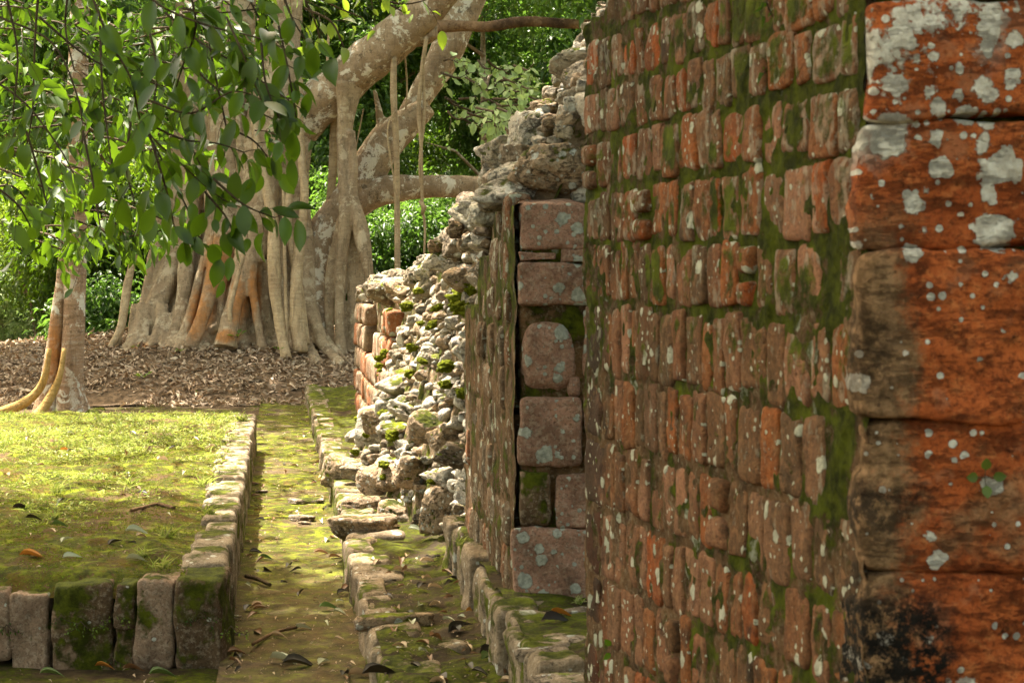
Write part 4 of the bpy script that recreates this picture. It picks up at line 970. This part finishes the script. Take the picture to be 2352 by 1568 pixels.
sh = [
    ('bushy_shrub', 'soft grey-green shrub at the left edge behind the slim tree', 20, 31, 1.5, (1.5, 1.3, 1.7), M_LGREY, 260, 70, .10),
    ('bushy_shrub', 'soft grey-green shrub touching the left side of the slim trunk', 95, 33, 1.2, (1.2, 1.2, 1.5), M_LGREY, 240, 70, .10),
    ('bushy_shrub', 'yellow-green sapling behind the slim trunk', 105, 30, 2.5, (.9, .9, 1.4), M_LBRIGHT, 110, 50, .13),
    ('bushy_shrub', 'dark glossy shrub between slim trunk and leaning root', 232, 29, 1.9, (1.3, 1.1, 2.0), M_LMID, 280, 60, .13),
    ('bushy_shrub', 'low dark shrub behind the foot of the leaning root', 240, 27.5, .8, (.8, .8, .9), M_LDARK, 120, 60, .14),
    ('bushy_shrub', 'bright shrub right of the slim trunk behind the mound', 320, 31, 2.4, (1.2, 1.0, 1.8), M_LBRIGHT, 150, 60, .12),
    ('bushy_shrub', 'dark shrub low between the pillar roots and the ruin', 900, 30, 1.7, (1.5, 1.2, 1.5), M_LDARK, 300, 60, .12),
    ('bushy_shrub', 'dark shrub behind the skyline stones of the ruin', 1040, 31, 1.9, (1.5, 1.2, 1.6), M_LDARK, 300, 60, .12),
    ('bushy_shrub', 'dark shrub filling the hollow behind the fig roots', 735, 30, 1.6, (.9, 1.0, 1.8), M_LDARK, 200, 60, .12),
]
for i, (n, lb, px, Y, h, rad, mt, nc, pr, L) in enumerate(sh):
    bg_tree(n, lb, px, 0, Y, h, rad, mt, nc, pr, L, seed=300 + i, group='shrubs behind the mound', cz=h, low=True, cat='shrub', clr=.38)

def spray(name, label, cat, depth, twigs, mat, L, gap, tpl, seed, wd=.52, tw_r=2.9, side=3, side_len=70, hang=.7, group=None, jit=.25):
    """leafy twigs: control rows in pixels at a depth, side twigs, alternate drooping leaves"""
    r_ = np.random.default_rng(seed); T = MB(); P = []; Dn = []
    c0 = W(twigs[0][0][0], twigs[0][0][1], depth); t = thing(name, c0, label, cat, group)
    for k, tw in enumerate(twigs):
        Yk = depth + r_.uniform(-jit, jit) * 1.6; Ye = Yk + r_.uniform(-jit, jit)
        pts = [[*W(x, y, Yk + (Ye - Yk) * i / len(tw)), pxm(tw_r * (1 - .75 * i / len(tw)) + .3, depth)] for i, (x, y) in enumerate(tw)]
        tube(T, pts, step=pxm(14, depth), sides=6, rough=.15, freq=30)
        C = crom(pts, pxm(gap, depth))
        for i in range(2, len(C)):
            tg = C[i, :3] - C[i - 1, :3]; tg /= np.linalg.norm(tg) + 1e-9
            sd = np.cross(tg, [0, 1, 0]) * (1 if i % 2 else -1)
            P.append(C[i, :3]); Dn.append(tg * .5 + sd * .55 + np.array([0, r_.normal() * .5, -hang]) + r_.normal(size=3) * .25)
        for s_ in range(int(side * len(tw) / 4) + 1):
            i = r_.integers(len(C) // 4, len(C)); tg = C[i, :3] - C[i - 1, :3]; tg /= np.linalg.norm(tg) + 1e-9
            dr = tg * .6 + np.cross(tg, [0, 1, 0]) * r_.choice([-1, 1]) * .7 + np.array([0, r_.normal() * .6, -.35]); dr /= np.linalg.norm(dr)
            Ls = pxm(side_len, depth) * r_.uniform(.5, 1.2)
            a = C[i, :3]; b = a + dr * Ls * .5 + np.array([0, 0, .01]); e = a + dr * Ls + np.array([0, 0, -.15 * Ls])
            rows = [[*a, pxm(.9, depth)], [*b, pxm(.7, depth)], [*e, pxm(.35, depth)]]; tube(T, rows, step=pxm(14, depth), sides=5, rough=0)
            C2 = crom(rows, pxm(gap, depth))
            for j in range(1, len(C2)):
                tg = C2[j, :3] - C2[j - 1, :3]; tg /= np.linalg.norm(tg) + 1e-9
                P.append(C2[j, :3]); Dn.append(tg * .6 + np.cross(tg, [0, 1, 0]) * (1 if j % 2 else -1) * .5 + np.array([0, r_.normal() * .5, -hang]) + r_.normal(size=3) * .25)
    P = np.array(P); Dn = np.array(Dn); ln = L * r_.uniform(.45, 1.3, len(P)); m = MB()
    scatter(m, tpl, P, Dn, ln, ln * wd * r_.uniform(.8, 1.15, len(P)), seed, .55, r_.uniform(.2, 1.8, len(P)), face=(.15, -.75, .65))
    T.build('twigs', M_TWIG, t); m.build('leaves', mat, t); return t

near = [[(200, -40), (250, 90), (300, 180), (330, 290), (420, 380), (500, 450), (560, 480)], [(430, -40), (450, 60), (420, 150), (405, 200)], [(300, -40), (380, 20), (480, 60), (600, 90), (690, 130)],
        [(380, 30), (450, 90), (530, 140), (620, 200), (690, 250)], [(330, 280), (420, 320), (500, 330), (560, 350)], [(340, 230), (440, 260), (540, 210), (640, 250)], [(330, 290), (390, 400), (440, 500), (462, 560)],
        [(490, 410), (560, 470), (630, 500)], [(470, 440), (520, 500), (545, 560)], [(640, -40), (670, 40), (700, 90)], [(560, -30), (600, 50), (650, 110)], [(420, 120), (480, 190), (560, 240), (660, 290)],
        [(300, 280), (290, 380), (310, 470)], [(480, 100), (500, 200), (520, 300), (515, 360)], [(600, 100), (610, 190), (640, 270)], [(340, 60), (360, 160), (350, 260)], [(350, 330), (380, 430), (400, 520)],
        [(520, 40), (560, 130), (600, 230)], [(640, 60), (660, 150), (680, 270)], [(420, 20), (500, 30), (600, 20)], [(540, 300), (590, 330), (640, 400)], [(400, 180), (420, 290), (460, 380)]]
spray('leafy_branch', 'large-leaved branch hanging nearest, in front of the fig trunk', 'branch', 5.6, near, M_LNEAR, .088, 33, T_NEAR, 61, group='leafy branches hanging over the view', side=4.4)
near2 = [[(90, -40), (80, 100), (75, 250), (62, 330)], [(90, 40), (200, 130), (290, 170), (380, 200)], [(0, 40), (120, 100), (180, 230), (190, 330)], [(230, 60), (235, 200), (250, 330), (262, 420)], [(-20, 180), (60, 240), (130, 330), (170, 400)],
         [(10, -30), (40, 120), (30, 260)], [(160, -40), (150, 60), (170, 160)], [(-20, 420), (40, 470), (70, 520)], [(60, 300), (90, 400), (110, 480)], [(190, 300), (210, 400), (230, 520)]]
spray('leafy_branch', 'thin dark twiggy branch with few leaves at the upper left', 'branch', 6.8, near2, M_LNEAR, .085, 80, T_NEAR, 62, group='leafy branches hanging over the view', side=3, side_len=110)
r2 = random.Random(5); mid = []
for k in range(40):
    x = r2.uniform(-40, 400); y = r2.uniform(330, 540) if k < 30 else r2.uniform(-30, 330)
    if x > 330 and y > 480: continue
    mid.append([(x, y), (x + r2.uniform(20, 60), y + r2.uniform(-10, 25)), (x + r2.uniform(70, 120), y + r2.uniform(0, 50))])
spray('leafy_branch', 'bright green branches of a tree leaning in from the left above the platform', 'branch', 13.5, mid, M_LMID, .15, 17, T_MID, 63, group='leafy branches hanging over the view', side=4, side_len=60, hang=.3, jit=1.2)
tl = []
for k in range(74):
    x = r2.uniform(-60, 600); y = r2.uniform(-60, 300)
    tl.append([(x, y), (x + r2.uniform(-60, 60), y + r2.uniform(0, 30)), (x + r2.uniform(-110, 110), y + r2.uniform(10, 60))])
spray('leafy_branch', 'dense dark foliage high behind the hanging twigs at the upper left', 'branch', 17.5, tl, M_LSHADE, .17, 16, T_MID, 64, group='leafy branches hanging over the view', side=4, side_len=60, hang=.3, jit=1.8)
tp_ = [[(620, -60), (700, -20), (780, 20), (830, 40)], [(760, -60), (850, -10), (930, 10), (1010, -10)], [(680, -40), (720, 40), (735, 90)], [(820, -60), (880, 0), (930, 30)], [(700, 20), (760, 50), (790, 110)], [(560, -60), (650, -10), (740, -5)], [(900, -60), (980, -10), (1060, 5)], [(740, 60), (730, 120), (760, 180)]]
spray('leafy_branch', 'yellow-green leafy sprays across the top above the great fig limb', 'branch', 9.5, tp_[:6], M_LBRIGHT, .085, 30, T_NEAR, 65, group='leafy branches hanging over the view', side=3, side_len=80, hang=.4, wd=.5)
rl = []
for k in range(34):
    x = r2.uniform(1000, 1190); y = r2.uniform(120, 290) + (x - 1000) * .1
    rl.append([(x, y), (x + r2.uniform(10, 40), y + r2.uniform(-10, 20)), (x + r2.uniform(30, 80), y + r2.uniform(-10, 40))])
spray('leafy_branch', 'round grey-green leaves of a branch between the limbs and the ruin slope', 'branch', 22.5, rl, M_LGREY, .13, 14, T_ROUND, 66, group='leafy branches hanging over the view', side=4, side_len=50, hang=.1, wd=.68, jit=1.)
# plants growing on the near pier
spray('wall_creeper', 'dark green creeper growing from the top of the near pier', 'creeper', 4.25, [[(1500, -30), (1530, 60), (1560, 120), (1590, 150), (1612, 185)], [(1510, 20), (1490, 70), (1540, 130)], [(1600, -20), (1625, 60), (1600, 110)], [(1580, 190), (1560, 240), (1530, 310)], [(1580, 100), (1610, 140), (1618, 200)], [(1530, 0), (1560, 50), (1600, 90)], [(1520, 60), (1560, 90), (1600, 130)]], M_LMID, .022, 13, T_ROUND, 67, side=5, side_len=45, wd=.6, hang=.3, jit=.02)
spray('wall_fern', 'small fern sprig hanging from the top of the near pier by its orange face', 'fern', 3.35, [[(1780, -30), (1800, 20), (1812, 70), (1800, 120)], [(1820, -20), (1835, 30), (1850, 60)], [(1760, -20), (1765, 20), (1790, 60)]], M_LMID, .022, 12, T_MID, 68, side=6, side_len=50, wd=.45, hang=.3, jit=.02)
spray('grass_sprig', 'bright sprig at the broken top corner of the near pier', 'plant', 4.75, [[(1450, 70), (1440, 40), (1420, 20)], [(1460, 70), (1470, 20), (1440, -10)], [(1480, 40), (1520, 10), (1540, -20)]], M_LBRIGHT, .035, 12, T_MID, 69, side=4, side_len=40, wd=.35, hang=0, jit=.05)

def seedling(px, py, Y, size, n, label, mat=None, cat='seedling', up=True, wd=.6, nrm=None):
    c = W(px, py, Y); t = thing('seedling', c, label, cat); m = MB(); st = MB(); r_ = np.random.default_rng(int(px))
    P = []; D = []
    for k in range(n):
        a = k * 6.283 / n + r_.uniform(-.2, .2)
        d = np.array([math.cos(a), -.35, math.sin(a)]) if not up else np.array([math.cos(a), math.sin(a) * .7, .5 + r_.uniform(-.2, .4)])
        tube(st, [[*c, size * .03], [*(c + d * size * .3), size * .025], [*(c + d * size * .5), size * .02]], step=size * .2, sides=5, rough=0); P.append(c + d * size * .4); D.append(d)
    P = np.array(P); D = np.array(D)
    if up: scatter(m, T_ROUND, P, D, np.full(n, size * .8), np.full(n, size * .8 * wd), 5, .2)
    else:
        tv, tq = T_ROUND
        for k in range(n):
            x = np.cross(D[k], [0, -1, 0]); x /= np.linalg.norm(x); z = np.array([0, -1., 0])
            m.add(P[k] + tv[:, 0:1] * x * size * .8 * wd + tv[:, 1:2] * D[k] * size * .75 + tv[:, 2:3] * z * size * .4, q=tq)
    st.build('stems', M_TWIG, t); m.build('leaves', mat or M_LBRIGHT, t); return t
seedling(2262, 1096, 2.872, .030, 4, 'tiny four-leaved seedling growing out of the orange pier face', up=False, wd=.75)
seedling(1412, 1490, 4.50, .035, 5, 'dark little plant low on the side of the near pier', M_LMID, up=False)
for a in [(545, 775, 24.9, .14, 5, 'small green seedling between the orange fig roots'), (640, 805, 24.6, .08, 4, 'tiny seedling under the front fig root'), (330, 868, 23.6, .12, 6, 'small green sprout in the dead leaves left of centre'), (455, 905, 23.2, .08, 4, 'low dark sprout in the middle of the dead leaves'),
          (412, 808, 24.6, .07, 5, 'small sprout below the left fig roots'), (860, 838, 23.6, .11, 5, 'yellow-green sprout beside the far end of the ruined wall'), (310, 800, 25, .07, 3, 'yellowing sprout by the leaning root'), (440, 962, 17.0, .10, 8, 'pale low weed behind the far edge of the platform')]:
    seedling(*a)

# grass and low weeds on the platform: nobody could count them
r_ = np.random.default_rng(5)
N = 44000
o_ = PO - .15 - r_.random(N) * 3.7; Y_ = PY0 + .3 + (PY1 - PY0 - .35) * r_.random(N) ** .8
dens = fbm(np.stack([o_ * 1.6, Y_ * 1.6, o_ * 0], 1), 3, 15) + (Y_ - 10.6) * .16
kk = dens > r_.uniform(-.15, .75, N); o_, Y_ = o_[kk], Y_[kk]
P = np.stack([X_of(o_, Y_), Y_, np.full(len(o_), PZ + .02)], 1); n = len(P)
D = r_.normal(size=(n, 3)) * .8; D[:, 2] = np.abs(D[:, 2]) + .35
m = MB(); ln = r_.uniform(.02, .055, n); h_ = n // 2
scatter(m, T_BLADE, P[:h_], D[:h_], ln[:h_] * 1.2, np.full(h_, .005), 3, .6); scatter(m, T_FAR, P[h_:], D[h_:] * [1, 1, .5], ln[h_:] * .8, ln[h_:] * .35, 4, .5)
tag(m.build('grass', M_GRASS), kind='stuff')
N = 90000; o_ = PO - .10 - r_.random(N) * 3.4; Y_ = PY0 + .06 + 6.5 * r_.random(N) ** 1.2
kk = fbm(np.stack([o_ * 4, Y_ * 4, o_ * 0], 1), 3, 16) > r_.uniform(-.5, .35, N); o_, Y_ = o_[kk], Y_[kk]; n = len(o_)
P = np.stack([o_, Y_, np.zeros(n)], 1); P = fz_turf(P); P[:, 2] += .002; D = r_.normal(size=(n, 3)); D[:, 2] = np.abs(D[:, 2]) * .7 + .15; ln = r_.uniform(.006, .016, n); m = MB()
scatter(m, T_FAR, P, D, ln, ln * .45, 6, .6); tag(m.build('moss', M_MOSSF), kind='stuff')
def tuft(px, py, Y, n, L, label, z=None, mat=None):
    c = W(px, py, Y); c[2] = z if z is not None else c[2]; D = rng.normal(size=(n, 3)) * .5; D[:, 2] = 1; m = MB()
    P = c + rng.normal(size=(n, 3)) * [L * .2, L * .2, 0]; scatter(m, T_BLADE, P, D, L * rng.uniform(.5, 1.1, n), np.full(n, .006), 7, .5)
    tag(m.build('grass_tuft', mat or M_GRASS), label, 'grass tuft')
for a in [(385, 1255, 8.2, 34, .09, 'green grass tuft near the path edge behind the nearest stones'), (372, 1410 - 80, 7.35, 30, .07, 'grass tuft just above the upright pink block'), (330, 1300, 7.6, 26, .09, 'long-bladed tuft in front of the dark curled leaves'), (555, 985, 15.2, 22, .12, 'thin tall grass tuft at the far path corner of the platform'),
          (480, 1200, 9.0, 34, .08, 'bushy tuft at the crumbled middle of the platform edge'), (120, 1215, 8.8, 26, .08, 'grass tuft in the left moss'), (300, 1110, 10.3, 30, .09, 'lush grass tuft in the middle of the turf'), (130, 1130, 10.0, 30, .1, 'leafy grass tuft on the left of the turf'), (470, 1110, 10.4, 30, .08, 'grass tuft near the sunlit edge stones'), (60, 1190, 9.2, 30, .08, 'dark green tuft at the left edge of the picture')]:
    tuft(*a, z=PZ + .01)
tuft(1060, 1272, 7.6, 18, .06, 'little fern tuft at the foot of the second pier', z=.42); tuft(1350 - 20, 1378, 6.25, 30, .035, 'low moss tuft under the big base block of the second pier', z=.42)
for k, (px, py, lb) in enumerate([(140, 1425, 'trailing fern sprig on the second dark front block'), (185, 1440, 'trailing fern sprig on the middle of the dark front block'), (15, 1448, 'fern sprig at the left end of the platform front'), (262, 1420, 'small fern in the joint of the platform front'), (460, 1420, 'round-leaved sprig on the corner block'), (530, 1450, 'weed at the foot of the corner block beside the path'), (255, 1520, 'three-leaved plant at the foot of the platform front')]):
    spray('fern_sprig', lb, 'fern', 7.10, [[(px, py - 14), (px + 14, py), (px + 34, py + 6)], [(px, py - 14), (px - 12, py + 2), (px - 22, py + 10)]], M_LBRIGHT if k % 2 else M_LMID, .014, 6, T_MID, 70 + k, side=3, side_len=18, wd=.6, hang=.1, jit=.02, tw_r=.8)

# dead leaves on the mound: nobody could count them
N = 17000
P = np.zeros((N, 3)); P[:, 0] = r_.uniform(-9.5, -1.2, N); P[:, 1] = 22.2 + 6.3 * r_.random(N) ** 1.05
P[:, 2] = np.maximum(mound_h(P[:, 0], P[:, 1]) + .05 * fbm(P * [1.2, 1.2, 0], 4, 21) - .03, .0) + r_.uniform(.0, .035, N)
kk = (mound_h(P[:, 0], P[:, 1]) + .30 * fbm(P * [1.1, 1.1, 0], 4, 23)) > .02 + r_.uniform(-.1, .1, len(P)); P = P[kk]; n = len(P)
D = r_.normal(size=(n, 3)); D[:, 2] *= .3; ln = r_.uniform(.05, .15, n); m = MB()
scatter(m, T_MID, P, D, ln, ln * r_.uniform(.35, .5, n), 9, .45, r_.uniform(-1, 2.2, n)); tag(m.build('leaf_litter', M_DRY), kind='stuff')
# crumbs of litter on path, ledges and platform: small stuff
N = 15000; o_ = r_.uniform(-4., 1.0, N); Y_ = 5 + 18 * r_.random(N) ** 1.3
z_ = np.where(o_ < PO - .03, PZ + .03, np.where(o_ < .37, .02, AZ + .02)); z_ = np.where((o_ < PO) & ((Y_ < PY0 + .1) | (Y_ > PY1)), .0, z_); kk = (o_ < .9) & ((o_ > PO) | (r_.random(N) < .45)) & ~((o_ > .33) & (Y_ > 8.6))
P = np.stack([X_of(o_, Y_), Y_, z_ + .006], 1)[kk]; n = len(P); D = r_.normal(size=(n, 3)); D[:, 2] *= .2; ln = r_.uniform(.006, .032, n) * r_.random(n) ** .5; m = MB()
scatter(m, T_FAR, P, D, ln, ln * .5, 12, .5); tag(m.build('litter_crumbs', M_DRY), kind='stuff')

# single fallen leaves
T_CURL = leaf_tpl(6, 'tip', .45, .35)
def fallen(px, py, z, L, kind, label, ang, tilt=.1, group=None, curl=1.0):
    Y = (CH - z) * F / (py - HY); c = W(px, py, Y); c[2] = z + .008
    d = np.array([math.cos(ang), math.sin(ang), tilt]); m = MB()
    scatter(m, T_CURL, np.array([c - d * L / 2 + [0, 0, .006]]), np.array([d]), np.array([L]), np.array([L * .42]), int(px + py), .3, np.array([curl]))
    return tag(m.build('fallen_leaf', LEAFM[kind]), label, 'leaf', group)
for a in [(77, 1277, PZ + .03, .13, 'orange', 'long orange leaf lying on the moss at the left of the platform', .1), (690, 1360, .02, .06, 'dark', 'black curled leaf standing up on the path', 1.4, .9), (655, 1515, .02, .14, 'pale', 'silver-green curled leaf at the bottom of the path', -.2),
          (690, 1524, .02, .15, 'dark', 'dark leaf crossing the silver-green leaf at the bottom of the path', .1), (545, 1500, .02, .09, 'brown', 'brown leaf at the foot of the corner block', .4), (240, 1532, .01, .08, 'orange', 'small orange leaf in front of the platform front', .2), (305, 1537, .01, .09, 'brown', 'reddish brown leaf in front of the upright pink block', .5),
          (375, 1548, .01, .12, 'green', 'green leaf in front of the corner block', .4), (120, 1548, .01, .10, 'green', 'green leaf on the moss at the bottom left', .3), (835, 1552, .02, .13, 'tan', 'tan leaf at the bottom edge beside the kerb', 0), (880, 1545, AZ + .02, .16, 'dark', 'long grey-black leaf lying on the front of the ledge', .4),
          (1130, 1500, AZ + .02, .12, 'dark', 'black leaf on the ledge below the upper step', .7), (1125, 1512, AZ + .02, .11, 'green', 'green leaf near the black leaf at the step', 1.), (1290, 1412, .43, .09, 'orange', 'orange leaf on the moss in front of the second pier', .1), (1280, 1428, .43, .11, 'dark', 'dark leaf just below the orange leaf before the pier', 0),
          (1105, 1278, AZ + .03, .06, 'green', 'round green leaf against the foot of the step', .3), (915, 1212, AZ + .03, .05, 'tan', 'small pale leaf by the dark hollow', .3), (955, 1218, AZ + .04, .10, 'pale', 'silvery curved leaf in front of the dark hollow', -.4), (1060, 1440, AZ + .02, .12, 'dark', 'dark curled leaf midway along the ledge', .5, .5),
          (1045, 1448, AZ + .02, .09, 'dark', 'small dark leaf touching the curled leaf on the ledge', 2.), (970, 1345, AZ + .02, .08, 'dark', 'pointed dark leaf on the mossy ledge', 1.1, .5), (1000, 1350, AZ + .02, .08, 'tan', 'pale brown leaf beside the pointed dark leaf', .6), (1090, 1180 + 230, AZ + .02, .09, 'orange', 'thin orange leaf by the upright stones', .5),
          (850, 1600, AZ, .1, 'tan', 'tan leaf under the kerb at the bottom', .2), (315, 1285, PZ + .03, .10, 'pale', 'silvery leaf near the front of the platform moss', .3), (315, 1222, PZ + .03, .12, 'pale', 'large silvery curled leaf in the middle of the platform moss', 0), (265, 1246, PZ + .03, .08, 'dark', 'black curled leaf on the middle of the platform', .8, .5),
          (79, 1192, PZ + .03, .09, 'dark', 'dark leaf on the left of the platform', .2), (50, 1167, PZ + .03, .10, 'dark', 'dark leaf far left on the platform', .4), (139, 1207, PZ + .03, .09, 'green', 'pale green leaf on the left platform moss', .1), (153, 1035, PZ + .03, .10, 'orange', 'orange brown leaf on the sunlit turf', .2),
          (375, 1056, PZ + .04, .12, 'tan', 'big pale leaf on the turf centre right', 1.), (755, 1395, .02, .10, 'green', 'half green leaf on the path left of the kerb', .4), (780, 1408, .02, .07, 'pale', 'pale leaf beside the half green leaf', -.3), (590, 1270, .02, .09, 'dark', 'dark curled leaf on the middle of the path', .2),
          (610, 1283, .02, .09, 'green', 'greenish leaf below the dark curled one on the path', .5), (740, 1270, .02, .10, 'brown', 'red-brown leaf by the kerb halfway along the path', .3), (570, 1395, .02, .08, 'dark', 'folded dark leaf on the path by the platform foot', 1.3, .5), (600, 1398, .02, .08, 'brown', 'folded brown leaf near the platform foot', .2, .4), (640, 1462, .02, .08, 'tan', 'tan leaf above the forked stick', .1)]:
    fallen(*a)
rr = random.Random(99)
spec = [('path', 'small dead leaf lying on the dirt path', 75), ('plat', 'small dead leaf lying on the platform moss', 70), ('ledge', 'small dead leaf lying on the mossy ledge', 60)]
for where, lb, cnt in spec:
    for k in range(cnt):
        if where == 'path': o = rr.choice([rr.uniform(-.2, .34), rr.uniform(-.21, -.1), rr.uniform(.25, .34)]); Y = 6 + 12 * rr.random() ** 1.2; z = .018
        elif where == 'plat': o = rr.uniform(-3.0, -.3); Y = rr.uniform(7.4, 14); z = PZ + .03
        else: o = rr.uniform(.45, .86); Y = 5.6 + 3.2 * rr.random(); z = AZ + .02
        x = X_of(o, Y); px = CX + x / Y * F; py = HY + (CH - z) / Y * F
        kd = rr.choice(['dark', 'dark', 'brown', 'tan', 'tan', 'pale', 'brown'])
        nm = {'dark': 'small black', 'brown': 'small brown', 'tan': 'small tan', 'pale': 'small silvery'}[kd]
        fallen(px, py, z, rr.uniform(.03, .09), kd, lb.replace('small dead', nm + ' dead'), rr.uniform(0, 6.28), rr.uniform(-.1, .5), group=f'{nm} leaves on the ' + {'path': 'path', 'plat': 'platform', 'ledge': 'ledge'}[where])
for pts, lb, r0 in [([(565, 1322, 9.0), (590, 1328, 8.95), (620, 1342, 8.75)], 'short dark stick on the path beside the platform', 5), ([(580, 1478, 7.5), (630, 1452, 7.7), (680, 1440, 7.85)], 'forked pale stick on the lower path', 4), ([(300, 1172, 10.1), (360, 1158, 10.3), (400, 1166, 10.2)], 'curved pale stick on the platform turf', 4), ([(520, 1535, 6.9), (545, 1510, 7.0), (535, 1480, 7.3)], 'thin dark stick at the corner block', 1.5)]:
    m = MB(); rows = []
    for px, py, _ in pts:
        z = PZ + .04 if py < 1200 else .03; Y = (CH - z) * F / (py - HY); rows.append([*W(px, py, Y), pxm(r0, Y)])
    tube(m, rows, step=.02, sides=7, rough=.25, freq=30); tag(m.build('stick', M_TWIG if 'dark' in lb else M_LOG), lb, 'stick')
for px, py, sx, lb in [(700, 1152, .16, 'flat pale slab across the sunlit path'), (690, 1190, .11, 'pale half-buried stone on the path'), (700, 1200, .05, 'small pale stone behind the half-buried one'), (540, 1415, .03, 'little white stone by the path edge'), (600, 1128, .06, 'white stone at the foot of the sunlit platform edge'), (690, 1415 + 18, .035, 'brown pebble on the lower path')]:
    Y = (CH - .02) * F / (py - HY); m = MB(); rock(m, W(px, py, Y), (sx, sx * .8, sx * .22), frame(rnd.uniform(-.3, .3)), 3, rough=.12); tag(m.build('stone', M_RUB), lb, 'stone')

# ------------------------------------------------------------------ tall trees overhead whose crowns shade the near ground (their leaves are out of the frame)
def over(px_, x, y, z, rad, n_cl, seed, lb, tx, ty, clr=.9, per=46):
    t = thing('shade_tree', (tx, ty, 0), lb, 'tree', 'tall trees shading the ruin'); m = MB()
    tube(m, [[tx, ty, -.3, .4], [tx, ty, 3, .3], [(tx + x) / 2, (ty + y) / 2, z * .7, .2], [x, y, z, .08]], step=.5, sides=12); m.build('trunk', M_TRUNK, t)
    m = MB(); crown_leaves(m, (x, y, z), rad, n_cl, per, .30, .17, T_FAR, seed, clr); m.build('crown', M_LDARK, t)
over(0, -5.4, 9.5, 9.0, (3.2, 3.1, 1.3), 280, 401, 'tall tree whose crown shades the nearest platform stones', -8.5, 3)
over(0, -1.4, 5.9, 8.0, (4.4, 2.7, 1.3), 340, 402, 'tall tree whose crown shades the near piers', 5.5, 5)
over(0, -1.0, -2.5, 8.0, (6, 4, 1.8), 260, 403, 'tall tree behind the viewer', -4, -6)
m = MB(); crown_leaves(m, (-3.8, 26.8, 11.0), (4.8, 4.6, 2.4), 300, 46, .32, .18, T_FAR, 404, 1.0); m.build('crown', M_LDARK, fig)
